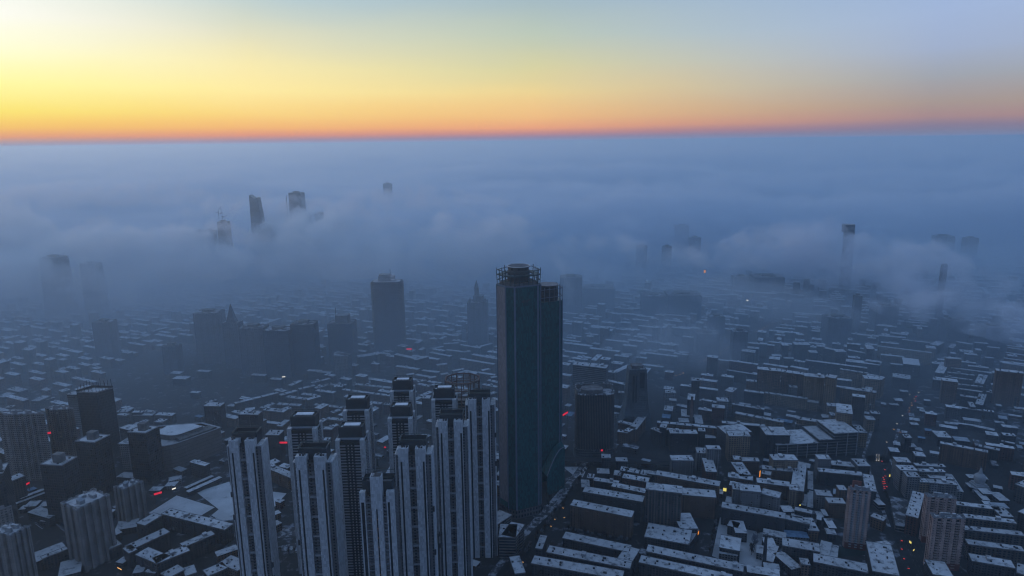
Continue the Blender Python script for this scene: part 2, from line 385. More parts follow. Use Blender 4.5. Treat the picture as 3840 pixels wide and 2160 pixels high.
# ---- front row of white residential towers with twin piers
CW = facade('white_panel_cladding', (.46, .47, .49, 1), (.42, .43, .45, 1), cw=1.3, ch=3.1, u0=.04, u1=.96, v0=.05, v1=1, wrough=.65, grough=.6, var=.1, gvar=.14)
WGL = facade('dark_tower_glazing', (.03, .035, .042, 1), (.010, .014, .019, 1), cw=2.6, ch=3.1, u0=.1, u1=.92, v0=.14, v1=.95, grough=.55, gvar=.5)
MATS['dark_tower_glazing'].node_tree.nodes['Principled BSDF'].inputs['Specular IOR Level'].default_value = .12
SIDE = facade('tower_side_wall', (.13, .135, .145, 1), (.012, .016, .022, 1), cw=4.2, ch=3.1, u0=.3, u1=.72, v0=.25, v1=.85)
def add(m, name, mat, t): return m.build(name, mat, t)
def twin_tower(px, py, wpx, label, H=190, seed=0, floors=58):
    a, b = P(px, py, H), P(px + wpx, py, H); W = (b - a).length; rnd = random.Random(seed)
    t = tag(empty('white_apartment_tower', ((a.x + b.x) / 2, a.y, 0)), label, 'apartment tower', 'white towers with twin piers')
    Dp = 23.0; x0 = -W / 2; s = W / 34.0; e = .004
    X = lambda v: x0 + v * s
    k = MB(); k.prism([(X(1), 2.5), (X(33), 2.5), (X(33), Dp), (X(1), Dp)], 0, H - 7); add(k, 'core', SIDE, t)
    for (l, r, sl) in ((3.6, 12.9, 5.6), (19.3, 28.4, 25.9)):        # the two cladding piers, each split by a dark slit
        k = MB(); k.box(X(l), X(sl) - .001, -.2, 7, 0, H - 12); k.box(X(sl) + 1.75, X(r), -.2, 7, 0, H - 12)
        k.box(X(l) - .05, X(r) + .05, -.25, 7.05, H - 11.995, H + .5); pr = add(k, 'pier', CW, t)
        k = MB(); k.box(X(sl), X(sl) + 1.74, .45, 6, 0, H - 12.05); add(k, 'slit_window', WGL, pr)
        k = MB(); n = 9
        for i in range(n):
            if rnd.random() < .75: k.box(X(l) + (X(r) - X(l)) * i / n + .1, X(l) + (X(r) - X(l)) * (i + 1) / n - .05, .3 + rnd.random() * 1.5, 6.2 - rnd.random() * 1.6, H + .55, H + .75 + rnd.random() * .35)
        add(k, 'pier_snow', SNOW, pr)
        for i in range(5):
            c = MB(); u = X(l) + 1 + rnd.random() * (X(r) - X(l) - 2.5); v = .6 + rnd.random() * 4.5
            c.box(u, u + .9 + rnd.random(), v, v + 1.2, H + .5, H + 1.6 + rnd.random()); add(c, 'roof_unit', DARK, pr)
    k = MB(); k.box(X(12.95), X(19.25), 3.2, 4, 0, H - 4); add(k, 'recess_glazing', WGL, t)
    fl = H / floors; first = None; fb = None
    for i in range(1, floors - 1):
        z = i * fl; big = i % 6 == 4
        if big:
            k = MB(); k.box(X(13), X(19.2), .4, 3.1, z - .45, z + .75)
            add(k, 'recess_beam', PALE2, t)
        else:
            if rnd.random() < .25: continue
            k = MB(); k.box(X(13), X(19.2), 1.4, 3.1, z - .15, z + .12)
            pass
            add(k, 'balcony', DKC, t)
    # stepped side wings
    for (l, r, sd) in ((0, 3.4, 1), (28.6, 34, -1)):
        k = MB(); k.box(X(l), X(l + 1.1) if sd > 0 else X(r - 1.3), 3.2, Dp - 2, 0, H - 6) if sd > 0 else k.box(X(r - 2.1), X(r), 3.6, Dp - 2, 0, H - 6)
        k.box(X(l), X(r), 3.4 if sd > 0 else 3.8, Dp - 3, H - 11, H - 6.2) if False else None
        add(k, 'side_pier', CW, t)
        k = MB(); k.box(X(l + 1.12) if sd > 0 else X(l), X(r) if sd > 0 else X(r - 2.12), 4.2, 5.5, 0, H - 9); add(k, 'wing_glazing', WGL, t)
        k = MB(); k.box(X(l) + .05, X(r) - .05, 3.9, Dp - 4, H - 9, H - 6.6); add(k, 'wing_cap', CW, t)
        if rnd.random() < .8:
            for q in range(2):
                c = MB(); z = H * (.2 + .6 * rnd.random()); c.box(X(r) - 1.2 if sd < 0 else X(l) - .6, X(r) + .7 if sd < 0 else X(l) + 1.0, 2.2, 4.2, z, z + 5); add(c, 'hoist_platform', DARK, t)
    # crown: dark open-topped screen behind the piers
    zc = H - 7; ztop = H + 6
    k = MB(); x1, x2, y1, y2 = X(4.2), X(28.5), 7.2, Dp - 2
    for q in ((x1, x2, y1, y1 + .5), (x1, x2, y2 - .5, y2), (x1, x1 + .5, y1 + .52, y2 - .52), (x2 - .5, x2, y1 + .52, y2 - .52)): k.box(q[0], q[1], q[2], q[3], zc, ztop - 1.2)
    add(k, 'crown_screen', DARKG, t)
    k = MB()
    for i in range(9):
        u = x1 + (x2 - x1) * i / 8; k.bar((u, y1 + .25, ztop - 1.2), (u, y1 + .25, ztop), .22); k.bar((u, y2 - .25, ztop - 1.2), (u, y2 - .25, ztop), .22)
    for yy in (y1 + .25, y2 - .25): k.bar((x1, yy, ztop), (x2, yy, ztop), .3)
    for xx in (x1, x2): k.bar((xx, y1, ztop), (xx, y2, ztop), .3)
    add(k, 'crown_frame', TEAL, t)
    k = MB(); k.box(x1 + 4, x2 - 4, y1 + 2.5, y2 - 2.5, zc, H - 1); add(k, 'lift_house', CONC, t)
    k = MB(); k.box(x1 + 4.3, x2 - 5.5, y1 + 3, y2 - 3.4, H - .95, H - .6); add(k, 'lift_house_snow', SNOW, t)
    k = MB(); k.box(X(1), X(33), -6, Dp + 5, 0, 10); add(k, 'podium', WALL['k'], t) if False else None
    c = t.location; occ_add([(c.x + u, c.y + v) for u, v in ((-W / 2 - 3, -4), (W / 2 + 3, -4), (W / 2 + 3, Dp + 4), (-W / 2 - 3, Dp + 4))])
    LAND.append((label.split('@')[0], Vector((c.x, c.y, 0)))) if False else None
    return t
twin_tower(842, 1655, 130, 'white twin-pier tower standing alone at the sunrise end of its row', seed=1)
twin_tower(1090, 1716, 150, 'white twin-pier tower in front of the dark-crowned tower beside the red roof sign', seed=2)
twin_tower(1476, 1686, 140, 'white twin-pier tower directly behind the short tower with one tall central pier', seed=3)
twin_tower(1630, 1583, 124, 'white twin-pier tower between the octagonal steel skeleton and the short single-pier tower', seed=4)
twin_tower(1742, 1502, 114, 'white twin-pier tower nearest the teal glass skyscraper', seed=5)

def single_pier_tower():
    H = 180; a, b = P(1346, 1850, H), P(1476, 1842, H); W = (b - a).length
    t = tag(empty('white_apartment_tower', ((a.x + b.x) / 2, a.y, 0)), 'white tower with one tall central pier and lit stair windows', 'apartment tower')
    LAND.append(('the single-pier white tower', Vector((t.location.x, t.location.y, 0))))
    h = W / 2; Dp = 22
    k = MB(); k.box(-h + .6, h - .6, 2.2, Dp, 0, H - 5); add(k, 'core', SIDE, t)
    k = MB(); k.box(-4.2, -.5, -1.2, 6, 0, H - 14); k.box(.75, 5, -1.2, 6, 0, H - 14); k.box(-4.25, 5.05, -1.25, 6.05, H - 13.99, H + 15); add(k, 'central_pier', CW, t)
    k = MB(); k.box(-.49, .74, -.6, 5, 0, H - 14.1); add(k, 'stair_glazing', WGL, t)
    rnd = random.Random(3)
    for i in range(14):
        z = H - 24 - i * 8.6
        k = MB(); k.box(-.3, .5, -.75, -.62, z, z + .9); add(k, 'lit_stair_window', emis('dim_stair_light', (1, .55, .2, 1), .10) if 'dim_stair_light' not in MATS else MATS['dim_stair_light'], t)
    k = MB(); k.box(-3.6, 4.4, -.4, 5.4, H + 15.05, H + 15.4); add(k, 'pier_snow', SNOWP, t)
    for l, r in ((-h, -h + 4.6), (h - 6.2, h)):
        k = MB(); 
        k.box(l, l + 1.0, 1.2, 6, 0, H - 4); k.box(r - (3.4 if l > 0 else 1.0), r, 1.2, 6, 0, H - 4); k.box(l - .04, r + .04, 1.15, 6.05, H - 9, H)
        add(k, 'corner_pier', CW, t)
        k = MB(); k.box(l + 1.01, r - (3.41 if l > 0 else 1.01), 1.7, 5, 0, H - 9.1); add(k, 'corner_glazing', WGL, t)
    for i in range(1, 55):
        z = i * 3.15
        k = MB(); k.box(-h - .9, -h + 1, 2.4, 7, z, z + 1.1); k.box(-h + 4.7, -4.4, .9, 2.1, z, z + .25); k.box(5.1, h - 6.3, .7, 2.1, z, z + .9); add(k, 'balcony', CONC if i % 2 else PALE2, t)
    k = MB(); k.box(-h + 1.5, h - 1.5, 7, Dp - 1, H - 5, H + 7, top=False); add(k, 'crown_screen', DARKG, t)
    k = MB(); k.box(-h + 2, h - 2, 7.5, Dp - 2, H - 5, H + 2); add(k, 'roof_deck', CONC, t)
    k = MB()
    for i in range(7):
        u = -h + 1.6 + (W - 3.2) * i / 6; k.bar((u, 7.2, H + 7), (u, 7.2, H + 10.5), .2); k.bar((u, Dp - 1.2, H + 7), (u, Dp - 1.2, H + 10.5), .2)
    for yy in (7.2, Dp - 1.2): k.bar((-h + 1.5, yy, H + 10.5), (h - 1.5, yy, H + 10.5), .25)
    add(k, 'crown_frame', TEAL, t)
    occ_add([(t.location.x + u, t.location.y + v) for u, v in ((-h, -3), (h, -3), (h, Dp), (-h, Dp))])
single_pier_tower()

WSNOW = plain('clean_snow', (.74, .75, .78, 1), .95, .15, .1)
SPAN = plain('pale_spandrel', (.27, .285, .31, 1), .7, .3, .12)
# ---- second row: dark-crowned towers with banded fronts
def crown_tower(px, py, wpx, label, H=170, seed=0):
    a, b = P(px, py, H), P(px + wpx, py, H); W = (b - a).length - 4; rnd = random.Random(seed)
    t = tag(empty('dark_crowned_tower', ((a.x + b.x) / 2 - 1.5, a.y, 0)), label, 'apartment tower', 'dark-crowned towers with banded fronts')
    h = W / 2; Dp = 24; fl = 3.15; n = int(H / fl)
    k = MB(); k.box(-h + .8, h - .8, 1, Dp - .8, 0, H - 1.2); add(k, 'core', WGL, t)
    for sx_ in (-1, 1):
        k = MB(); k.box(min(sx_ * h, sx_ * (h - 4.4)), max(sx_ * h, sx_ * (h - 4.4)), 0, 6, 0, H + .8); add(k, 'corner_pier', CW, t)
        k = MB(); k.box(min(sx_ * h, sx_ * (h - 2)), max(sx_ * h, sx_ * (h - 2)), Dp - 6, Dp, 0, H + .8); add(k, 'rear_corner_pier', CW, t)
    for i in range(n - 16, n):
        pass
    for i in range(max(1, n - 52), n):
        z = i * fl; k = MB()
        for l, r in ((-h + 4.42, -4.6), (4.6, h - 4.42)): k.box(l, r, .35, 1.1, z, z + 1.2)
        for l in (-2.4, 1.1): k.box(l, l + 1.3, .5, 1.1, z + .2, z + 1.6)
        for yy in range(3): k.box(h - .85, h + .5, 7 + yy * 4.2, 9.6 + yy * 4.2, z, z + 1.2)
        k.box(-h + 4.42, h - 4.4, 1.0, 1.12, z, z + .3); k.box(h - .9, h - .78, 1.0, 18.1, z, z + .3)
        add(k, 'spandrel_trim', SPAN, t)
    k = MB(); k.box(-h + .01, h - .01, 6.02, 6.6, H - 1.2, H + .8); k.box(-h + .02, -h + .6, 6.62, Dp - 6.02, H - 1.2, H + .8); k.box(h - .6, h - .02, 6.62, Dp - 6.02, H - 1.2, H + .8)
    add(k, 'parapet', PALE, t)
    zt = H + 12; x1, x2, y1, y2 = -h + 2.4, h - 2.6, 6.9, Dp - 2
    k = MB()
    for q in ((x1, x2, y1, y1 + .6), (x1, x2, y2 - .6, y2), (x1, x1 + .6, y1 + .62, y2 - .62), (x2 - .6, x2, y1 + .62, y2 - .62)): k.box(q[0], q[1], q[2], q[3], H - 1, zt)
    k.box(x1 + .65, x2 - .65, y1 + .65, y2 - .65, H, zt - 2.2); add(k, 'crown_screen', DARKG, t)
    k = MB(); k.box(x1 + 3.8, x2 - 3.4, y1 + 3.6, y2 - 3.2, zt - 2.15, zt - .4); add(k, 'plant_room', CONC, t)
    k = MB(); k.box(x1 + 4.4, x2 - 3.6, y1 + 3.8, y2 - 3.4, zt - .35, zt + .1); k.box(x1 + 1.5, x1 + 4.39, y1 + 5.5, y2 - 5.5, zt - 2.1, zt - 1.8); add(k, 'plant_room_snow', WSNOW, t)
    k = MB()
    for i in range(7):
        u = x1 + (x2 - x1) * i / 6; k.bar((u, y1 + .3, zt), (u, y1 + .3, zt + 1.6), .18); k.bar((u, y2 - .3, zt), (u, y2 - .3, zt + 1.6), .18)
    for yy in (y1 + .3, y2 - .3): k.bar((x1, yy, zt + 1.6), (x2, yy, zt + 1.6), .22)
    add(k, 'crown_rail', TEAL, t)
    c = t.location; occ_add([(c.x + u, c.y + v) for u, v in ((-h - 3, -3), (h + 3, -3), (h + 3, Dp + 3), (-h - 3, Dp + 3))])
crown_tower(1073, 1612, 124, 'dark-crowned banded tower beside the long red roof sign', seed=1)
crown_tower(1254, 1655, 123, 'dark-crowned banded tower straight behind the short tower with one tall pier', seed=2)
crown_tower(1283, 1545, 109, 'dark-crowned banded tower peeking over its twin in front, above the court slabs', seed=3)
crown_tower(1451, 1574, 106, 'dark-crowned banded tower partly hiding the farthest tower of its row', seed=4)
crown_tower(1460, 1472, 98, 'farthest dark-crowned banded tower of the second row', seed=5)
crown_tower(1615, 1504, 106, 'dark-crowned banded tower just in front of the octagonal steel skeleton', seed=6)

# ---- octagonal steel skeleton tower
def skeleton():
    z0 = 118; c = P(1731, 1500, z0); r = 25
    t = tag(empty('unfinished_tower', (c.x, c.y + 22, 0)), 'unfinished octagonal tower with an open rusty steel ring on top', 'building under construction')
    LAND.append(('the octagonal steel skeleton', t.location.copy()))
    oct_ = [(r * math.cos(2 * math.pi * (i + .5) / 8), r * .92 * math.sin(2 * math.pi * (i + .5) / 8)) for i in range(8)]
    for i in range(1, 27):
        k = MB(); k.prism(oct_, i * 4.5 - .5, i * 4.5 + .35, bottom=True); add(k, 'floor_plate', plain('raw_slab', (.21, .17, .15, 1)) if 'raw_slab' not in MATS else MATS['raw_slab'], t)
    k = MB(); k.prism([(x * .8, y * .8) for x, y in oct_], 0, z0 - 5); add(k, 'inner_walls', facade('raw_core', (.07, .055, .05, 1), cw=5, ch=4.5, u0=.15, u1=.85, v0=.1, v1=.8), t)
    for i in range(8):
        x, y = oct_[i]; x2, y2 = oct_[(i + 1) % 8]
        k = MB(); k.bar((x, y, 0), (x, y, 141), 1.1); add(k, 'column', RUST, t)
        k = MB(); xm, ym = (x + x2) / 2, (y + y2) / 2; k.bar((xm, ym, 0), (xm, ym, 141), .75); add(k, 'column', RUST, t)
        k = MB(); k.bar((x, y, 141), (x2, y2, 141), 1.15); add(k, 'ring_beam', RUST, t)
        k = MB(); k.bar((x, y, 130), (x2, y2, 130), .8); add(k, 'ring_beam', RUST, t)
        k = MB(); k.bar((x, y, 141), (x * .74, y * .74, 136), .4); k.bar((x * .74, y * .74, 136), (x2 * .74, y2 * .74, 136), .4); add(k, 'inner_ring_beam', RUST, t)
    k = MB(); k.prism([(x * .6, y * .6) for x, y in oct_], z0 + .5, z0 + 1); add(k, 'deck_snow', SNOWP, t)
    occ_add([(t.location.x + x, t.location.y + y) for x, y in oct_])
skeleton()

# ---- generic landmark by roof corners: left, front, right (pixels at roof height)
def quad_tower(name, label, cat, pts, h, mat, parts=(), group=None, parapet=True, roof=SNOW, hold=True):
    a, f, b = [P(x, y, h) for x, y in pts]; d = a + b - f
    t = tag(empty(name, (f.x, f.y, 0)), label, cat, group)
    q = [(p - f).xy for p in (a, f, b, d)]
    c = sum(q, Vector((0, 0))) / 4
    k = MB(); k.prism(q, 0, h); add(k, 'wall', mat, t)
    k = MB(); k.prism([c + (p - c) * .94 for p in q], h + .02, h + .45); add(k, 'roof_snow', roof, t)
    if parapet:
        k = MB(); i_ = [c + (p - c) * .96 for p in q]; o_ = [c + (p - c) * 1.006 for p in q]
        for i in range(4): k.prism([o_[i], o_[(i + 1) % 4], i_[(i + 1) % 4], i_[i]], h + .01, h + 1.3)
        add(k, 'parapet', PALE2, t)
    occ_add([tuple(p + f.xy) for p in q])
    return t, q, c
DT = facade('dark_tower_wall', (.03, .036, .044, 1), (.012, .017, .023, 1), cw=3, ch=3.6, u0=.15, u1=.9, v0=.1, v1=.85, var=.15)
for i, (pts, h, lab) in enumerate((
    ([(150, 1743), (231, 1748), (290, 1714)], 80, 'dark office block nearest the two beige towers, with a snowy roof and plant cube'),
    ([(281, 1656), (355, 1661), (413, 1632)], 78, 'middle dark office block of the matching three with plant cubes'),
    ([(477, 1622), (546, 1626), (597, 1600)], 77, 'dark office block in front of the curved shopping mall, snowy roof and plant cube'),
    ([(-45, 1790), (12, 1775), (32, 1737)], 78, 'dark office block cut off by the frame edge, its roof corner showing'))):
    t, q, c = quad_tower('dark_office_block', lab, 'office block', pts, h, DT, group='dark office blocks with plant cubes')
    e1 = (q[2] - q[1]); e0 = (q[0] - q[1]); p0 = q[1] + e0 * .42 + e1 * .42
    k = MB(); k.prism([p0 - e0 * .18 - e1 * .16, p0 - e0 * .18 + e1 * .2, p0 + e0 * .18 + e1 * .2, p0 + e0 * .18 - e1 * .16], h + .5, h + 11); add(k, 'plant_room', CONC, t)
    for j in range(6):
        rr = random.Random(i * 9 + j); p = q[1] + e0 * (.1 + .8 * rr.random()) + e1 * (.08 + .84 * rr.random())
        k = MB(); k.box(p.x - 1, p.x + 1, p.y - 1, p.y + 1, h + .4, h + 1.9); add(k, 'roof_unit', DARK, t)
    if i == 0: LAND.append(('the three dark office blocks', t.location.copy()))
    if i == 2: pass
t, q, c = quad_tower('glazed_office_tower', 'tall dark glazed tower with a slanted snowy top ringed by bare masts', 'office tower', [(287, 1472), (362, 1474), (424, 1456)], 108, facade('slate_curtain_wall', (.035, .052, .066, 1), (.02, .034, .046, 1), cw=2, ch=4, v0=.1, u0=.1, u1=.95, v1=1, var=.12, gvar=.2, wrough=.4))
LAND.append(('the masted dark tower', t.location.copy()))
for i in range(4):
    a, b = q[i], q[(i + 1) % 4]; k = MB(); k.prism([a * 1.004 + (c * -.004), b * 1.004 + (c * -.004), b * .96 + c * .04, a * .96 + c * .04], 108.0 + .5, 112 if i in (2, 3) else 109.5); add(k, 'roof_screen', DARKG, t)
    for j in range(5):
        p = a + (b - a) * (j / 5) * .98; p = c + (p - c) * .93; k = MB(); k.bar((p.x, p.y, 108), (p.x, p.y, 117 + 3 * ((j * 7 + i) % 3)), .3); add(k, 'mast', DARK, t)

# ---- curved shopping mall
def mall():
    h = 40; a = P(448, 1660, h); b = P(612, 1682, h); cR = P(832, 1603, h); dR = P(760, 1585, h); e = P(560, 1600, h)
    base = b.copy(); base.z = 0
    t = tag(empty('shopping_mall', base), 'big windowless curved mall with a recessed snowy roof terrace', 'shopping mall'); LAND.append(('the curved mall', base.copy()))
    pts = []
    A_, B_, C_, D_, E_ = [(p - base).xy for p in (a, b, cR, dR, e)]
    def rnd_corner(p, q, r, rad):
        u = (p - q).normalized() * rad; v = (r - q).normalized() * rad; out = []
        for i in range(7):
            s = i / 6; out.append(q + u * (1 - s) ** 2 + v * s ** 2)
        return out
    poly = rnd_corner(E_, A_, B_, 14) + rnd_corner(A_, B_, C_, 26) + rnd_corner(B_, C_, D_, 5) + [D_, E_]
    cc = sum(poly, Vector((0, 0))) / len(poly)
    k = MB(); k.prism(poly, 0, h, top=False); add(k, 'wall', facade('mall_cladding', (.155, .14, .135, 1), (.11, .1, .1, 1), ch=5.5, band=True, v0=0, v1=.12, var=.1, gvar=.1), t)
    inn = [cc + (p - cc) * .93 for p in poly]
    k = MB()
    for i in range(len(poly)):
        j = (i + 1) % len(poly); k.prism([poly[i], poly[j], inn[j], inn[i]], h, h + .6)
    add(k, 'roof_rim', PALE2, t)
    k = MB(); k.prism(inn, h - 3, h - 2.6); add(k, 'roof_snow', SNOWF, t)
    k = MB(); q = [cc + (p - cc) * .5 + Vector((6, 10)) for p in poly]; k.prism(q, h - 2.5, h + 5); add(k, 'upper_hall', CONC, t)
    k = MB(); k.prism([cc + Vector((6, 10)) + (p - cc - Vector((6, 10))) * .96 for p in q], h + 5.02, h + 5.5); add(k, 'upper_hall_snow', SNOWF, t)
    k = MB(); u = (C_ - B_); v = Vector((-u.y, u.x)).normalized()
    k.prism([B_ + u * .3 + v * 4, B_ + u * .9 + v * 4, B_ + u * .9 + v * 20, B_ + u * .3 + v * 20], h - 2.5, h + 2); add(k, 'skylight', facade('skylight_glass', (.07, .08, .09, 1), (.05, .06, .07, 1), cw=4, ch=4), t)
    for i in range(10):
        rr = random.Random(i); p = B_ + u * (.1 + .7 * rr.random()) + v * (24 + 26 * rr.random()); k = MB(); s = 1.5 + 2 * rr.random(); k.box(p.x - s, p.x + s, p.y - s, p.y + s, h - 2.5, h + .5 + rr.random()); add(k, 'roof_unit', CONC, t)
    occ_add([tuple(p + base.xy) for p in poly])
mall()

# ---- ribbed beige residential towers (bays are the wall's own shape)
def ribbed(name, label, cat, pts, h, wall, group=None, bays=5, depth_bays=3, penth=True, cap=None):
    a, f, b = [P(x, y, h) for x, y in pts]; ua, ub = (a - f).xy, (b - f).xy
    t = tag(empty(name, (f.x, f.y, 0)), label, cat, group)
    def notch(p, d, nrm, n):
        out = []; L = d.length; dn = d.normalized(); w = L / (2 * n - 1)
        for i in range(2 * n - 1):
            s0 = p + dn * (w * i); s1 = p + dn * (w * (i + 1)); off = nrm * (0 if i % 2 == 0 else 2.6)
            out += [s0 + off, s1 + off]
        return out
    na, nb = ub.normalized(), ua.normalized()       # inward directions
    poly = notch(ua * 1.0, -ua, na, depth_bays) + notch(Vector((0, 0)), ub, nb, bays) + notch(ub.copy(), ua, -na, depth_bays) + notch(ua + ub, -ub, -nb, bays)
    k = MB(); k.prism(poly, 0, h); add(k, 'wall', wall, t)
    c = (ua + ub) / 2; inner = [ua * .06 + ub * .06, ub * .94 + ua * .06, ua * .94 + ub * .94, ua * .94 + ub * .06]
    k = MB(); k.prism([ua * .12 + ub * .09, ub * .91 + ua * .12, ua * .88 + ub * .91, ua * .88 + ub * .09], h + .02, h + .5); add(k, 'roof_snow', SNOW, t)
    k = MB()
    for i in range(len(poly)):
        p, q = poly[i], poly[(i + 1) % len(poly)]
        if (q - p).length > 1: k.prism([p, q, c + (q - c) * .97, c + (p - c) * .97], h + .01, h + 1.4)
    add(k, 'parapet', PALE2, t)
    for s, (x, y, dx, dy, hh) in enumerate(((.3, .35, .14, .25, 5), (.68, .4, .12, .3, 4), (.5, .7, .2, .16, 3)) if penth else ()):
        k = MB(); k.prism([ub * (x - dx / 2) + ua * (y - dy / 2), ub * (x + dx / 2) + ua * (y - dy / 2), ub * (x + dx / 2) + ua * (y + dy / 2), ub * (x - dx / 2) + ua * (y + dy / 2)], h + .5, h + hh)
        r = add(k, 'lift_house', PALE2, t)
        if cap and s == 0:
            k = MB(); cc = ub * x + ua * y; b4 = [cc + (Vector(v) - cc) * 1.15 for v in (ub * (x - dx / 2) + ua * (y - dy / 2), ub * (x + dx / 2) + ua * (y - dy / 2), ub * (x + dx / 2) + ua * (y + dy / 2), ub * (x - dx / 2) + ua * (y + dy / 2))]
            n = len(k.v); k.v += [(v.x, v.y, h + hh) for v in b4] + [(cc.x, cc.y, h + hh + 3.5)]
            for i in range(4): k.face([n + i, n + (i + 1) % 4, n + 4])
            add(k, 'pyramid_roof', GREY, r)
        else:
            k = MB(); k.prism([ub * (x - dx / 2.2) + ua * (y - dy / 2.2), ub * (x + dx / 2.2) + ua * (y - dy / 2.2), ub * (x + dx / 2.2) + ua * (y + dy / 2.2), ub * (x - dx / 2.2) + ua * (y + dy / 2.2)], h + hh + .02, h + hh + .4); add(k, 'lift_house_snow', SNOW, r)
    occ_add([tuple(p + f.xy) for p in (Vector((0, 0)), ub, ua + ub, ua)])
    return t, ua, ub
BT = facade('beige_tower_wall', (.25, .23, .22, 1), cw=3.0, ch=3.0, u0=.34, u1=.66, v0=.32, v1=.75)
RT = facade('buff_tower_wall', (.40, .285, .25, 1), cw=4.6, ch=3.0, u0=.38, u1=.6, v0=.38, v1=.72)
BUFFC = plain('buff_concrete', (.33, .25, .225, 1), .8, .3, .15)
t, _, _ = ribbed('beige_tower', 'beige ribbed tower with pyramid-capped roof house, bigger of the neighbouring pair', 'apartment tower', [(226, 1888), (286, 1916), (412, 1858)], 76, BT, 'beige ribbed towers', 5, 3, cap=True); LAND.append(('the beige ribbed towers', t.location.copy()))
ribbed('beige_tower', 'slim beige ribbed tower with pyramid-capped roof house beside the snowy square', 'apartment tower', [(424, 1828), (462, 1838), (538, 1806)], 52, BT, 'beige ribbed towers', 4, 3, cap=True)
ribbed('beige_tower', 'beige ribbed tower at the bottom corner with dark roof terraces', 'apartment tower', [(-40, 1995), (40, 2012), (112, 1976)], 74, BT, 'beige ribbed towers', 4, 3)
ribbed('beige_tower', 'beige tower half out of frame above the bottom corner, snowy roof', 'apartment tower', [(-60, 1930), (0, 1912), (44, 1898)], 66, BT, 'beige ribbed towers', 4, 3)
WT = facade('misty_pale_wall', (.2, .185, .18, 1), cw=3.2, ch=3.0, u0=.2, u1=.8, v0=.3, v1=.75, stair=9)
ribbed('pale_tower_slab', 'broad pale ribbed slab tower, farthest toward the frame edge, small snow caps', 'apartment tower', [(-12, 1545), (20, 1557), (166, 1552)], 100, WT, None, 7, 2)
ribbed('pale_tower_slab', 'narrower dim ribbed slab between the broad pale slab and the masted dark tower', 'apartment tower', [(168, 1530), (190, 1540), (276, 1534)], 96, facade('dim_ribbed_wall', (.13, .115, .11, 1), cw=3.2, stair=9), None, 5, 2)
for pts, h, lab in (([(3180, 1826), (3190, 1836), (3268, 1845)], 74, 'tall buff tower with pale balconies and a red roof house beside the avenue'),
                    ([(3466, 1850), (3478, 1864), (3588, 1872)], 58, 'buff ribbed tower behind its taller-looking twin by the avenue'),
                    ([(3486, 1926), (3500, 1942), (3622, 1948)], 62, 'buff ribbed tower in front of its twin by the avenue, dotted with small windows')):
    t, ua, ub = ribbed('buff_tower', lab, 'apartment tower', pts, h, RT, 'buff towers by the avenue', 4, 3)
    if 'tall' in lab and 'red' in lab:
        LAND.append(('the tall buff tower', t.location.copy()))
        k = MB(); k.prism([ub * .15 + ua * 1.0, ub * .85 + ua * 1.0, ub * .85 + ua * 1.35, ub * .15 + ua * 1.35], 0, h + 2); add(k, 'rear_wing', RT, t)
        k = MB(); k.prism([ub * .2 + ua * .75, ub * .6 + ua * .75, ub * .6 + ua * 1.05, ub * .2 + ua * 1.05], h + .5, h + 9); add(k, 'red_roof_house', BRICK, t)
    elif 'front' in lab: LAND.append(('the twin buff towers', t.location.copy()))
    k = MB(); d = ub.normalized(); nn = -ua.normalized()
    wr = ub.length * .115
    for s_ in (1, 3, 5):
        q0 = ub * (s_ / 7 + .012); q1 = ub * ((s_ + 1) / 7 - .012); k2 = MB(); k2.prism([q0 - nn * 2.45, q1 - nn * 2.45, q1 - nn * 3.2, q0 - nn * 3.2], 8.1, h - 2.5); add(k2, 'bay_glazing', WGL, t)
    for i in range(1, int(h / 3)):
        z = i * 3.0; k = MB()
        for s in (.155, .44, .725):
            p = ub * s; k.prism([p + nn * .9, p + d * wr + nn * .9, p + d * wr - nn * 1.4, p - nn * 1.4], z, z + .95, bottom=True)
        add(k, 'balcony_trim', PALE if h > 70 else BUFFC, t)
    k = MB(); k.prism([-ua * .02 - ub * .01, ub * 1.01 - ua * .02, ub * 1.01 + ua * .3, -ub * .01 + ua * .3], 0, 8, top=True); add(k, 'brick_base', BRICK, t)

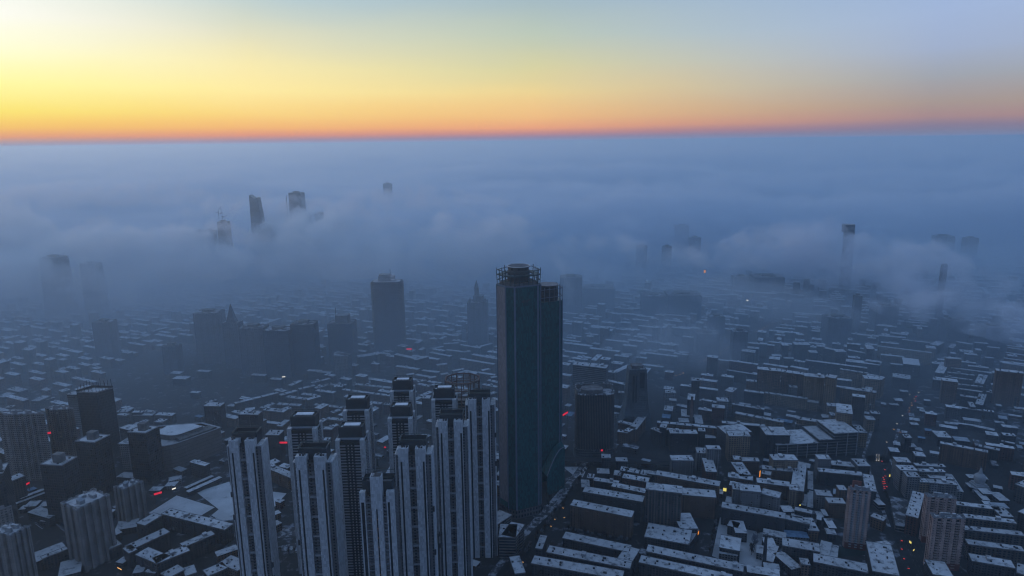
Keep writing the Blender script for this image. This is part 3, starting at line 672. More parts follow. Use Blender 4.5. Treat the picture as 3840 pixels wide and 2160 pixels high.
# ---- round-topped dark tower and the flared tower beyond the skyscraper
def round_tower():
    h = 100; c = P(2233, 1478, h); c.y += 10
    t = tag(empty('rounded_tower', (c.x, c.y, 0)), 'dark tower of close vertical ribs with a rounded snowy crown ring', 'office tower'); LAND.append(('the dark rounded tower', t.location.copy()))
    pts = []
    W, D = 29, 17
    for i in range(40):
        a = 2 * math.pi * i / 40; x = math.copysign(abs(math.cos(a)) ** .5, math.cos(a)) * W; y = math.copysign(abs(math.sin(a)) ** .6, math.sin(a)) * D; pts.append((x, y))
    k = MB(); k.prism(pts, 0, h); add(k, 'wall', facade('ribbed_dark_wall', (.075, .07, .07, 1), (.02, .026, .032, 1), cw=2.4, vert=True, u0=.35, u1=.95, gvar=.2), t)
    k = MB(); k.prism([(x * 1.06, y * 1.1) for x, y in pts], 0, 16); add(k, 'base_storeys', facade('base_glass_wall', (.08, .085, .09, 1), cw=3, ch=4), t)
    k = MB()
    for i in range(40):
        j = (i + 1) % 40
        if 2 <= i < 24: k.prism([pts[i], pts[j], (pts[j][0] * .93, pts[j][1] * .93), (pts[i][0] * .93, pts[i][1] * .93)], h, h + 5 + (i % 3))
    add(k, 'crown_ring', CONC, t)
    k = MB(); k.prism([(x * .9, y * .9) for x, y in pts], h + .02, h + .6); add(k, 'roof_snow', SNOWP, t)
    k = MB(); k.prism([(x * .55 - 4, y * .6) for x, y in pts], h + .65, h + 6); add(k, 'plant_room', CONC, t)
    for i in range(0, 40, 2):
        k = MB(); x, y = pts[i]; k.box(x * .97 - .8, x * .97 + .8, y * .97 - .8, y * .97 + .8, h + (7.2 if 2 <= i < 24 else .7), h + (8.6 if 2 <= i < 24 else 2.2)); add(k, 'crown_snow', SNOW, t)
    occ_add([(c.x + x, c.y + y) for x, y in pts])
round_tower()
def flared():
    h = 101; c = P(2392, 1385, h)
    t = tag(empty('flared_tower', (c.x, c.y + 10, 0)), 'slim pale tower flaring at its foot, with a dark glazed slot', 'office tower'); LAND.append(('the flared slim tower', t.location.copy()))
    prof = [(0, 27, 22), (12, 24, 19), (28, 20, 16), (48, 17, 14), (72, 15.5, 13), (90, 14.6, 12.5), (101, 14, 12)]
    k = MB()
    for i in range(len(prof) - 1):
        (z0, w0, d0), (z1, w1, d1) = prof[i], prof[i + 1]
        q = lambda w_, d_: [(-w_, -d_), (w_, -d_), (w_, d_), (-w_, d_)]
        k.prism(q(w0, d0), z0, z1, top=i == len(prof) - 2, pts1=q(w1, d1))
    add(k, 'wall', facade('flared_wall', (.085, .105, .12, 1), (.06, .08, .095, 1), cw=2.5, ch=3.6, gvar=.2), t)
    k = MB(); k.box(-8.5, -5.5, -14.2, -10, 18, 92); add(k, 'glazed_slot', DARKG, t)
    k = MB(); k.box(-3.5, -1, -14.2, -10, 18, 92); add(k, 'glazed_slot', DARKG, t)
    k = MB(); k.box(3, 11, -13.4, -9, 70, 97); add(k, 'dark_window', DARKG, t)
    k = MB(); k.prism([(-24, -23), (-6, -23), (-4, -15), (-20, -15)], 0, 22); add(k, 'dark_entrance', DARKG, t)
    k = MB(); k.box(-9, 9, -7, 8, h + .02, h + 5); add(k, 'roof_house', CONC, t)
    k = MB(); k.box(4, 12, -10, -7.2, h + .03, h + .6); add(k, 'roof_snow', SNOW, t)
    occ_add([(c.x + x, c.y + 10 + y) for x, y in ((-27, -22), (27, -22), (27, 22), (-27, 22))])
flared()
# ------------------------------------------------------------------ ground, roads, squares
def ground():
    m, t, b = newmat('city_ground'); tcn = nd(t, 'ShaderNodeTexCoord')
    n1 = noise_of(t, .07, 8, tcn.outputs['Object'], .62); n2 = noise_of(t, .004, 4, tcn.outputs['Object']); n3 = noise_of(t, .3, 5, tcn.outputs['Object'])
    f = mapr(t, M(t, 'ADD', n1, M(t, 'MULTIPLY', M(t, 'SUBTRACT', n2, .5), .3)),   .55, .70)
    d = mixc(t, n3, (.018, .02, .022, 1), (.05, .05, .052, 1))
    sset(t, b, 'Base Color', mixc(t, f, d, (.2, .22, .26, 1))); sset(t, b, 'Roughness', .95); sset(t, b, 'Specular IOR Level', .15)
    k = MB(); k.v = [(-60000, -8000, 0), (60000, -8000, 0), (60000, 80000, 0), (-60000, 80000, 0)]; k.face([0, 1, 2, 3])
    tag(k.build('ground', m), kind='structure')
ground()
def strip(name, pts, w, z, mat, occ=True):
    k = MB(); L = []; n = len(pts)
    for i, p in enumerate(pts):
        a = pts[max(0, i - 1)]; c = pts[min(n - 1, i + 1)]; d = Vector((c[0] - a[0], c[1] - a[1])).normalized(); q = Vector((-d.y, d.x)) * (w[i] if isinstance(w, list) else w) / 2
        L.append(((p[0] + q.x, p[1] + q.y), (p[0] - q.x, p[1] - q.y)))
    for i in range(n - 1):
        b = len(k.v); k.v += [(*L[i][1], z), (*L[i + 1][1], z), (*L[i + 1][0], z), (*L[i][0], z)]; k.face([b, b + 1, b + 2, b + 3])
        if occ: occ_add([L[i][1], L[i + 1][1], L[i + 1][0], L[i][0]])
    return tag(k.build(name, mat), kind='structure')
g2 = lambda pts: [tuple(P(x, y, 0).xy) for x, y in pts]
AVE = g2([(3600, 2400), (3480, 2150), (3400, 1985), (3345, 1850), (3292, 1720), (3325, 1600), (3436, 1390), (3560, 1240), (3640, 1150)])
DIAG = g2([(1700, 2420), (1905, 2140), (2075, 1930), (2190, 1790), (2260, 1690)])
BLVD = g2([(2400, 1690), (2470, 1560), (2500, 1480), (2600, 1405), (2730, 1320), (2930, 1200), (3060, 1120)])
CROSS = g2([(2040, 1712), (2300, 1720), (2620, 1738), (2900, 1715), (3290, 1720), (3560, 1760), (3900, 1790)])
LEFT = g2([(-80, 1880), (140, 1800), (560, 1880), (700, 1980), (760, 2010)])
ROADS = [('road', AVE, [46, 44, 36, 30, 30, 32, 32, 32, 32]), ('road', DIAG, 15), ('road', BLVD, 26), ('road', CROSS, 20), ('road', LEFT, 16), ('road', g2([(300, 1960), (470, 1990), (620, 2080), (760, 2200)]), 12)]
for n, p, w_ in ROADS: strip(n, p, w_, .03, ASPH)
# kerbed snowy pavements
for p, off in ((AVE[2:6], 19), (AVE[3:6], -17), (DIAG, 13)):
    q = []
    for i, a in enumerate(p):
        c0, c1 = p[max(0, i - 1)], p[min(len(p) - 1, i + 1)]; d = Vector((c1[0] - c0[0], c1[1] - c0[1])).normalized(); q.append((a[0] - d.y * off, a[1] + d.x * off))
    strip('pavement', q, 4 if abs(off) > 14 else 8, .15, SNOWP)
def dashes(pts, offs, z):
    k = MB()
    for off in offs:
        for i in range(len(pts) - 1):
            a, b = Vector(pts[i]), Vector(pts[i + 1]); d = (b - a); L = d.length; d.normalize(); n = Vector((-d.y, d.x)); u = 0
            while u < L - 4:
                p = a + d * u + n * off; q = p + d * 4; b_ = len(k.v); w_ = n * .14; k.v += [(*(p - w_), z), (*(q - w_), z), (*(q + w_), z), (*(p + w_), z)]; k.face([b_, b_ + 1, b_ + 2, b_ + 3]); u += 10
    o = k.build('road_markings', plain('worn_road_paint', (.11, .11, .11, 1)))
    if o.data.polygons[0].normal.z < 0: o.data.flip_normals()
    tag(o, kind='structure')
dashes(AVE[:7], (-9, -5.5, 0, 5.5, 9), .045); dashes(DIAG, (0,), .045) 
def square(px, mat=SNOWF, name='snowy_square', z=.05):
    p = g2(px); k = MB(); k.v = [(x, y, z) for x, y in p]; k.face(list(range(len(p)))); occ_add(p)
    # keep the outline counter-clockwise so that the sheet faces up
    o = k.build(name, mat); me = o.data
    if me.polygons[0].normal.z < 0: me.flip_normals()
    return tag(o, kind='structure')
square([(556, 1925), (662, 1858), (806, 1902), (735, 1945)])
square([(735, 1845), (860, 1806), (905, 1945), (760, 1960), (820, 1910)], z=.06)
square([(990, 1840), (1075, 1850), (1030, 1900), (1005, 1898)])
square([(1015, 1990), (1110, 1975), (1110, 2010), (1020, 2020)], SNOWP)
square([(1010, 2055), (1110, 2035), (1120, 2075)], SNOWP, z=.06)
square([(2670, 2085), (2700, 1940), (2880, 2000), (2860, 2130), (2760, 2120)])
square([(2110, 1750), (2205, 1750), (2185, 1790), (2150, 1782)])
square([(2090, 1850), (2150, 1805), (2130, 1855), (2060, 1930), (1975, 2010), (1930, 2100), (1880, 2080), (1960, 1990)], SNOWP)
square([(1310, 1440), (1380, 1412), (1440, 1430), (1430, 1450), (1330, 1448)], SNOWP)
square([(2930, 1180), (2700, 1240), (2720, 1262), (2960, 1200)], SNOWP, 'snowy_lot', .06) if False else None
square([(3400, 1765), (3370, 1760), (3340, 1780), (3395, 1830), (3415, 1825)], SNOWP, z=.2)
square([(1405, 1840), (1470, 1735), (1510, 1735), (1515, 1850), (1440, 1870)], SNOWF)

# ------------------------------------------------------------------ air: even haze and banks of fog
def volmat(name, col, dens, g=.2, torn=0):
    m = bpy.data.materials.new(name); m.use_nodes = True; t = m.node_tree; t.nodes.clear()
    v = nd(t, 'ShaderNodeVolumePrincipled'); v.inputs['Color'].default_value = col; v.inputs['Density'].default_value = dens; v.inputs['Anisotropy'].default_value = g
    o = nd(t, 'ShaderNodeOutputMaterial'); t.links.new(v.outputs[0], o.inputs['Volume'])
    if torn:
        tcn = nd(t, 'ShaderNodeTexCoord'); nz = noise_of(t, torn, 3, tcn.outputs['Object'], .6)
        t.links.new(M(t, 'MULTIPLY', mapr(t, nz, .42, .66), dens * 2.2), v.inputs['Density'])
    return m
HZ = 1.0e-4
k = MB(); k.box(-36000, 36000, -3000, 44000, -1, 475)
tag(k.build('haze', volmat('haze_air', (.66, .85, 1.0, 1), HZ, .5)), 'thin blue morning haze lying over the whole city', 'haze', kind='stuff')
k = MB(); k.box(-36000, 36000, -3000, 44000, 476, 522)
tag(k.build('upper_haze', volmat('upper_haze_air', (.97, .88, .95, 1), 9e-5, .3)), 'faint dusky veil softening the line between fog and sky', 'haze', kind='stuff')
def fbm(x, y, s, o=4, h=.9):
    return noise.fractal(Vector((x / s, y / s, s * .013)), h, 2.1, o)
def bank(name, label, x0, x1, ys, top, mat, nx):
    """A closed bank of fog: heightfield top over the ground; top(x, y) <= 0 leaves a gap."""
    k = MB(); xs = [x0 + (x1 - x0) * i / nx for i in range(nx + 1)]; ny = len(ys) - 1
    T = [[max(.6, top(x * y / ys[0] if False else x, y)) for x in xs] for y in ys]
    for j in range(ny + 1):
        T[j][0] = T[j][-1] = .6
    T[0] = [.6] * (nx + 1); T[-1] = [.6] * (nx + 1)
    for j, y in enumerate(ys):
        for i, x in enumerate(xs): k.v.append((x * (y / ys[-1] * .9 + .1), y, T[j][i]))
    nb = len(k.v)
    for j, y in enumerate(ys):
        for i, x in enumerate(xs): k.v.append((x * (y / ys[-1] * .9 + .1), y, .3))
    W_ = nx + 1
    for j in range(ny):
        for i in range(nx):
            a = j * W_ + i; k.f.append([a, a + 1, a + W_ + 1, a + W_]); k.f.append([nb + a, nb + a + W_, nb + a + W_ + 1, nb + a + 1])
    for i in range(nx):
        k.f.append([i, nb + i, nb + i + 1, i + 1]); a = ny * W_ + i; k.f.append([a, a + 1, nb + a + 1, nb + a])
    for j in range(ny):
        a = j * W_; k.f.append([a, a + W_, nb + a + W_, nb + a]); a += nx; k.f.append([a, nb + a, nb + a + W_, a + W_])
    me = bpy.data.meshes.new(name); me.from_pydata(k.v, [], k.f); me.materials.append(mat)
    o = bpy.data.objects.new(name, me); COL.objects.link(o)
    return tag(o, label, 'fog', kind='stuff')
def ss(a, b, x):
    t = min(1, max(0, (x - a) / (b - a))); return t * t * (3 - 2 * t)
ys = [1650 + 24 * i for i in range(118)]
while ys[-1] < 30000: ys.append(ys[-1] * 1.016)
def sea_top(xn, y):
    x = xn * (y / ys[-1] * .9 + .1)
    e = 230 * noise.noise(Vector((x / 520, 4.2, .5))) + 90 * noise.noise(Vector((x / 170, 1.2, .5)))
    y0 = y + e - 160 * ss(100, 700, x)
    base = 185 * ss(1700, 2600, y0) + 55 * ss(2700, 4200, y) + 45 * ss(4200, 9000, y) + 55 * ss(9000, 20000, y)
    n = fbm(x * .7, y, 1000, 5) * 125 * ss(1750, 2600, y0) + (fbm(x + 500, y * 1.3, 300, 4) * 52 + abs(fbm(x, y, 150, 5)) * 48) * ss(1700, 2300, y0)
    far = 1 - .6 * ss(4500, 12000, y)
    return base + n * far
bank('fog_sea', 'sea of blue-grey fog burying the far city up to the horizon', -20000, 20000, ys, sea_top, volmat('fog_sea_air', (.84, .92, 1.0, 1), 6e-3, .4), 230)
ys2 = [820 + 45 * i for i in range(80)]
ys3 = [750 + 60 * i for i in range(29)] + [2500 * 1.08 ** i for i in range(35)]
def high_top(xn, y):
    x = xn * (y / ys3[-1] * .9 + .1); return 440 * ss(800, 1950, y + 160 * noise.noise(Vector((x / 600, y / 600, 8)))) + 10 * noise.noise(Vector((x / 500, y / 900, 2)))
ys = ys3
bank('high_mist', 'pale veil of mist thickening over the far half of the city', -24000, 24000, ys3, high_top, volmat('high_mist_air', (.70, .87, 1.0, 1), 2.6e-4, .45), 70)
ys = ys2
def mist_top(xn, y):
    x = xn * (y / ys2[-1] * .9 + .1); s = 1.1 - .45 * ss(-200, 700, x)
    return s * (10 + 165 * ss(850, 1450, y) + 40 * ss(1500, 2200, y)) + (fbm(x, y, 420, 4) * 30 + fbm(x, y, 120, 3) * 8) * ss(1000, 1600, y)
bank('ground_mist', 'thin mist lying among the roofs of the middle distance', -4200, 4200, ys2, mist_top, volmat('ground_mist_air', (.76, .89, 1.0, 1), 1.4e-3, .5), 120)
# ------------------------------------------------------------------ apartment slabs and low buildings, read off the photograph
# one row: x1, y1, x2, y2 (nearer roof edge, left to right: the body lies to the left of that direction), roof height, depth[, wall kind[, roof kind]]
GEN = []
VENT = None
def vent_mesh():
    k = MB(); k.box(-.9, .9, -.7, .7, 0, 1.7); me = k.mesh('vent'); me.materials.append(DARK); return me
VENTME = vent_mesh()
def dup_mesh(name, me, parent, loc):
    o = bpy.data.objects.new(name, me); COL.objects.link(o); o.parent = parent; o.location = loc; LASTV[0] = o; return o
LASTV = [None]
ROOFS = {'s': SNOW, 'f': SNOWF, 'b': BLUE, 'g': GREY, 'p': SNOWP}
NV = [0]
def slab(a, b, h, dep, wk='g', rk='s', detail=2, rnd=random):
    d = (b - a).xy; L = d.length; d.normalize(); rz = math.atan2(d.y, d.x); mid = (a + b) / 2
    low = h <= 12; kind = 'low_building' if low else ('tall_apartment_block' if h >= 28 else 'apartment_block')
    t = empty(kind, (mid.x, mid.y, 0), rz); t['category'] = 'low building' if low else 'apartment block'
    x0, x1 = -L / 2, L / 2; near = mid.y < 1250
    k = MB()
    if near and not low and L > 26:          # stair bays step out of the front
        n = max(1, int(L / 17)); pts = [(x0, 0)]
        for i in range(n):
            c = x0 + (i + .5) * L / n; pts += [(c - 2.2, 0), (c - 2.2, -1.1), (c + 2.2, -1.1), (c + 2.2, 0)]
        pts += [(x1, 0), (x1, dep), (x0, dep)]; k.prism(pts, 0, h)
    else: k.prism([(x0, 0), (x1, 0), (x1, dep), (x0, dep)], 0, h)
    k.build('wall', WALL[wk], t)
    k = MB(); o = .5 if near else .2
    if near:
        for i in range(max(1, int(L / 34))):
            n = max(1, int(L / 34)); u0, u1 = x0 - o + (L + 2 * o) * i / n, x0 - o + (L + 2 * o) * (i + 1) / n
            k.box(u0 + (.25 if i else 0), u1, -o, dep + o, h + .01, h + .35 + .12 * (i % 2))
        k.build('roof_snow', ROOFS[rk], t)
        if h > 12 and rk == 's':
            k = MB()
            for q in ((x0 - .7, x1 + .7, -.75, -.52), (x0 - .7, x1 + .7, dep + .52, dep + .75), (x0 - .75, x0 - .52, -.51, dep + .51), (x1 + .52, x1 + .75, -.51, dep + .51)): k.box(*q, h - .5, h + .75)
            k.build('parapet', CONC, t)
    else:
        k.box(x0 - o, x1 + o, -o, dep + o, h + .01, h + .4); k.build('roof_snow', ROOFS[rk], t)
    if near and h > 12 and rk == 's' and NV[0] < 1300:
        n = max(2, int(L / 11))
        for i in range(n):
            u = x0 + (i + .5) * L / n
            for v in (.28, .66):
                if rnd.random() < .62:
                    dup_mesh('vent', VENTME, t, (u + rnd.uniform(-1.5, 1.5), dep * v + rnd.uniform(-1.4, 1.4), h + .3)); NV[0] += 1; vv = COL.objects[-1] if False else LASTV[0]; q_ = rnd.uniform(.5, 1.25); vv.scale = (q_ * rnd.uniform(.7, 1.8), q_, rnd.uniform(.5, 1.2)); vv.rotation_euler.z = rnd.choice((0, 0, 1.57))
        if rnd.random() < .45 and L > 30:
            u = rnd.uniform(x0 + 6, x1 - 6); k = MB(); k.box(u - 2.2, u + 2.2, dep * .35, dep * .8, h + .4, h + 3.2); p = k.build('stair_head', PALE2, t)
            k = MB(); k.box(u - 2.4, u + 2.4, dep * .33, dep * .82, h + 3.21, h + 3.6); k.build('stair_head_snow', SNOW, p)
    occ_add(occ_box(mid.x, mid.y, d.x, d.y, L, dep, 2))
    GEN.append(dict(o=t, c=Vector((mid.x - d.y * dep / 2, mid.y + d.x * dep / 2, h)), L=L, h=h, w=wk, r=rk, dep=dep))
    return t
def zone(ox, oy, s, rows):
    rnd = random.Random(ox * 7 + oy)
    for q in rows:
        x1, y1, x2, y2, h, dep = q[:6]; wk = q[6] if len(q) > 6 else rnd.choice('ggdtto'); rk = q[7] if len(q) > 7 else 's'
        slab(P(ox + x1 / s, oy + y1 / s, h), P(ox + x2 / s, oy + y2 / s, h), h, dep, wk, rk, rnd=rnd)
# lower middle, in front of the skyscraper
zone(2080, 1700, 3.15, [
 (188, 615, 905, 757, 29, 14, 'o'), (335, 455, 1035, 575, 29, 14, 'g'), (1078, 425, 1500, 474, 53, 17, 't'),
 (1190, 255, 1940, 390, 26, 13, 'o'), (1510, 492, 1905, 525, 29, 18, 'o'),
 (95, 1002, 870, 1168, 20, 13, 'd'), (900, 1295, 1000, 1140, 20, 15, 'd'), (-95, 1170, 885, 1362, 20, 13, 'd'),
 (1065, 985, 1585, 1080, 16, 30, 'd'), (1488, 895, 1690, 890, 16, 34, 'd'), (1590, 1075, 1700, 905, 10, 12, 'd'),
 (800, 290, 1100, 342, 20, 12, 'r'), (672, 392, 1060, 470, 20, 11, 'o'), (460, 322, 745, 366, 18, 9, 'd'), (320, 400, 412, 402, 12, 20, 'd'), (384, 290, 455, 298, 14, 12, 'd'),
 (505, 235, 645, 240, 10, 14, 'd'), (700, 258, 775, 266, 16, 14, 'r'), (835, 214, 985, 240, 18, 10, 'r'), (1012, 250, 1140, 270, 14, 14, 'd'), (1090, 242, 1180, 255, 16, 10, 'd'), (775, 205, 850, 215, 18, 12, 'r'),
 (558, 55, 660, 58, 26, 12, 'd'), (728, 95, 860, 98, 16, 12, 'd'), (1385, 85, 1642, 88, 26, 16, 'p'),
 (1480, 50, 1415, 40, 30, 6, 'p')] [:-1])
zone(1, 1, 1, [(2423, 2067, 2784, 2143, 20, 13, 'd'), (2396, 2108, 2740, 2183, 20, 13, 'd'), (1992, 2112, 2330, 2172, 20, 14, 'd'), (1930, 2150, 2005, 2092, 14, 12, 'd')] [:3])
zone(1800, 1680, 3.018, [
 (630, 1135, 700, 1145, 20, 26, 'd'), (400, 1425, 510, 1410, 16, 30, 'd'), (195, 870, 355, 760, 18, 18, 'k'), (215, 1010, 400, 1015, 26, 26, 'k'), (400, 1015, 500, 870, 26, 16, 'k')])
zone(2600, 1700, 3.151, [
 (335, 640, 1082, 775, 23, 13, 'd'), (1086, 776, 1372, 842, 20, 9, 'd'), (558, 440, 800, 462, 40, 17, 'p'), (800, 480, 1012, 530, 34, 15, 'p'), (468, 425, 556, 435, 36, 14, 'p'), (375, 590, 620, 640, 14, 18, 'd'),
 (1070, 690, 1195, 692, 10, 14, 'd'), (1198, 672, 1396, 716, 14, 8, 'd'), (1165, 735, 1290, 750, 8, 8, 'd'),
 (412, 282, 700, 322, 20, 13, 'o'), (690, 272, 575, 108, 20, 15, 'o'), (485, 76, 572, 80, 20, 12, 'o'), (576, 92, 782, 98, 20, 11, 'o'), (150, 215, 275, 222, 24, 40, 'r'),
 (820, 187, 1240, 227, 20, 11, 'o'), (1300, 455, 1338, 118, 20, 15, 'o'), (755, 347, 1140, 395, 20, 13, 'o'), (1140, 430, 1240, 445, 26, 14, 'b'), (808, 242, 908, 262, 18, 16, 'o'), (945, 80, 1236, 84, 32, 17, 'b'),
 (1412, 430, 1412, 218, 4, 6, 'd'), (1412, 642, 1412, 450, 4, 6, 'd'), (1330, 620, 1345, 490, 4, 5, 'd'),
 (1485, 217, 2005, 268, 20, 11, 'd'), (1460, 495, 1642, 512, 18, 14, 'p'), (1600, 587, 1800, 597, 20, 13, 'o'), (1725, 432, 1812, 437, 24, 12, 'o'),
 (1365, 912, 1484, 920, 14, 28, 'o'), (1100, 982, 1365, 1002, 9, 13, 'p', 'b'), (825, 952, 1090, 1006, 10, 12, 'p'),
 (500, 936, 636, 945, 12, 26, 'd'), (405, 850, 520, 882, 12, 12, 'd'), (310, 1112, 548, 1157, 14, 26, 'd'), (305, 1180, 520, 1212, 9, 6, 'p'),
 (1058, 1090, 1492, 1166, 18, 16, 'd'), (1160, 1370, 1276, 1345, 10, 30, 'd'), (1280, 1312, 1376, 1322, 16, 11, 'o'),
 (1425, 1282, 2060, 1412, 20, 16, 'd'), (640, 1402, 1020, 1460, 12, 12, 'd'), (842, 1368, 1022, 1392, 10, 12, 'd'),
 (815, 1252, 938, 1287, 10, 34, 'r'), (850, 1085, 975, 1092, 9, 15, 'd'), (745, 1172, 830, 1190, 8, 16, 'p'),
 (1700, 1237, 1712, 1098, 5, 9, 'p'), (1592, 1240, 1637, 1062, 6, 11, 'p'), (1605, 880, 1690, 885, 10, 20, 'd'), (1580, 950, 1690, 960, 8, 12, 'd'),
 (1460, 780, 1510, 790, 12, 10, 'd'), (1545, 735, 1592, 738, 8, 14, 'd'), (1470, 750, 1540, 755, 6, 12, 'd'), (1480, 70, 1630, 75, 30, 14, 'p'), (1640, 140, 1930, 165, 18, 14, 'd')])
zone(3200, 1700, 3.15, [
 (58, 152, 200, 154, 24, 22, 'g'), (272, 455, 228, 262, 20, 12, 'd'), (540, 1449, 440, 1092, 20, 24, 'd'),
 (515, 102, 680, 112, 28, 15, 'p'), (560, 202, 760, 207, 30, 15, 'p'), (640, 278, 792, 288, 30, 15, 'p'), (790, 342, 890, 347, 24, 11, 'b'), (900, 350, 1230, 378, 24, 11, 'p'), (905, 292, 1190, 312, 22, 8, 'p'), (785, 217, 1090, 225, 22, 8, 'p'), (740, 147, 1090, 163, 22, 8, 'p'),
 (1300, 455, 1160, 250, 12, 18, 'p', 'f'), (1245, 430, 1215, 350, 14, 10, 'p'),
 (1380, 402, 1482, 407, 6, 12, 'd'), (1535, 476, 1642, 482, 8, 14, 'd'), (1845, 560, 1720, 462, 7, 12, 'd'), (1665, 640, 1842, 650, 8, 12, 'd', 'g'), (1560, 610, 1650, 618, 7, 10, 'd'), (1430, 440, 1530, 550, 5, 8, 'd'), (1660, 405, 1760, 425, 6, 8, 'd'), (1370, 290, 1460, 295, 7, 10, 'd'), (1520, 300, 1590, 308, 6, 8, 'd'),
 (1228, 612, 1735, 672, 20, 9, 't'), (1745, 745, 1888, 755, 20, 22, 'd'), (1330, 762, 1925, 832, 20, 9, 't'), (1322, 905, 2020, 977, 20, 9, 't'), (1362, 1075, 2020, 1162, 20, 10, 't'), (1405, 1272, 1908, 1358, 20, 14, 'd'), (1935, 1412, 2060, 1449, 20, 20, 'd'),
 (945, 1432, 1178, 1462, 16, 26, 'd'), (835, 1290, 900, 1390, 8, 12, 'd'), (760, 767, 835, 480, 24, 12, 'r'), (730, 890, 640, 548, 8, 20, 'k', 'p'),
 (1950, 690, 2030, 724, 24, 30, 'd'), (1915, 365, 2030, 410, 24, 22, 'g'), (205, 745, 350, 800, 14, 10, 'o'), (210, 1060, 260, 1100, 6, 20, 'd'), (300, 610, 375, 608, 8, 16, 'k'),
 (735, 30, 855, 42, 20, 14, 'd')])
# beyond the cross street, right of the skyscraper
zone(2080, 1280, 3.293, [
 (222, 290, 632, 335, 62, 20, 'k'), (630, 490, 886, 545, 30, 9, 'g'), (637, 377, 735, 392, 34, 10, 'g'), (765, 388, 948, 302, 30, 10, 'g'), (790, 636, 888, 642, 26, 8, 'd'),
 (780, 1002, 946, 1038, 20, 9, 'o'), (880, 932, 1040, 957, 20, 9, 'o'), (775, 1118, 905, 1138, 20, 9, 'o'), (1010, 1090, 1130, 935, 22, 12, 'o'), (920, 1120, 1000, 1070, 22, 9, 'o'),
 (1345, 590, 1460, 602, 24, 16, 'p'), (1370, 637, 1492, 643, 28, 14, 'p'), (1420, 732, 1502, 737, 20, 10, 'p'), (1350, 852, 1452, 862, 16, 22, 'd'), (1325, 942, 1422, 952, 10, 16, 'd', 'b'),
 (1692, 486, 1792, 493, 48, 16, 'g'), (1640, 720, 1725, 728, 40, 28, 'g'), (1815, 727, 1990, 762, 24, 8, 'p'), (2015, 742, 2148, 748, 30, 18, 'p'),
 (1570, 925, 1722, 935, 12, 30, 'd'), (1740, 1012, 1832, 1018, 12, 36, 'd'), (1500, 790, 1650, 825, 12, 10, 'd'), (1540, 995, 1660, 1000, 9, 16, 'd'),
 (1268, 1008, 2050, 1082, 24, 8, 'o'), (1185, 1080, 1305, 1130, 24, 9, 'd'), (1380, 1095, 1548, 1117, 26, 8, 'd'), (1430, 1138, 1765, 1143, 30, 14, 'd'), (1300, 1060, 1372, 1070, 32, 14, 'd'), (1820, 1192, 1990, 1195, 12, 12, 'd'),
 (1762, 1382, 1882, 1388, 28, 18, 'p'), (1886, 1333, 2052, 1338, 40, 12, 'p'), (1945, 818, 2100, 832, 34, 14, 'r'), (1780, 1110, 1860, 1115, 30, 12, 'd')])
zone(2680, 1280, 3.294, [
 (124, 612, 216, 632, 36, 24, 'p'), (366, 617, 602, 648, 22, 9, 'd'), (625, 642, 1142, 717, 20, 8, 'b'), (1150, 752, 1282, 767, 16, 12, 'b'), (395, 492, 516, 503, 32, 10, 'o'),
 (530, 347, 820, 375, 54, 16, 'o'), (825, 378, 1112, 418, 50, 14, 'o'), (1112, 432, 1360, 455, 56, 18, 'b'), (1365, 440, 1490, 462, 64, 18, 'b'), (928, 570, 1022, 577, 28, 20, 'p'),
 (1555, 578, 1992, 642, 30, 12, 'b'), (1852, 462, 2045, 478, 38, 20, 'b'), (1550, 347, 1882, 402, 34, 7, 'b'), (1120, 237, 1882, 337, 30, 8, 'd'), (1625, 248, 2045, 298, 24, 18, 'd'),
 (180, 242, 532, 292, 32, 8, 'r'), (150, 357, 526, 417, 22, 5, 'd'), (600, 282, 896, 327, 30, 9, 'o'), (930, 317, 1146, 357, 28, 10, 'o'),
 (1510, 877, 1702, 902, 50, 40, 'b'), (1395, 797, 1552, 812, 24, 14, 'b'), (1335, 942, 1422, 948, 8, 14, 'd'), (1440, 917, 1522, 922, 18, 14, 'b'),
 (1010, 962, 1345, 1012, 22, 12, 'b'), (1000, 1025, 1300, 1052, 14, 8, 'p'), (250, 892, 842, 1007, 22, 9, 'b'), (215, 780, 607, 847, 22, 7, 'd'), (600, 1130, 700, 1140, 10, 8, 'd'),
 (640, 1160, 932, 1163, 36, 30, 'd'), (178, 1170, 442, 1177, 40, 18, 'b'), (150, 1150, 455, 1120, 32, 30, 'g'), (95, 1012, 622, 1057, 24, 9, 'd'), (1792, 1130, 1885, 1133, 24, 30, 'b'),
 (1880, 968, 1985, 975, 20, 16, 'b'), (1938, 892, 2045, 900, 20, 12, 'g'), (1840, 785, 1935, 790, 14, 10, 'g'),
 (1640, 32, 1802, 47, 34, 10, 'd'), (1880, 92, 1955, 98, 40, 30, 'd'), (1500, 130, 1625, 133, 34, 18, 'd'), (1350, 85, 1512, 117, 30, 10, 'd'), (1170, 137, 1275, 142, 32, 16, 'd'), (1260, 62, 1362, 72, 30, 14, 'd'), (990, 42, 1182, 47, 36, 20, 'd'), (860, 212, 980, 217, 24, 10, 'd'), (715, 182, 832, 187, 26, 12, 'd'), (330, 122, 492, 142, 34, 18, 'g'), (392, 82, 542, 97, 30, 14, 'g'), (840, 52, 917, 54, 44, 14, 'd'), (980, 245, 1050, 255, 26, 12, 'd'), (1640, 110, 1880, 155, 26, 7, 'd'), (565, 35, 650, 40, 30, 12, 'g')])
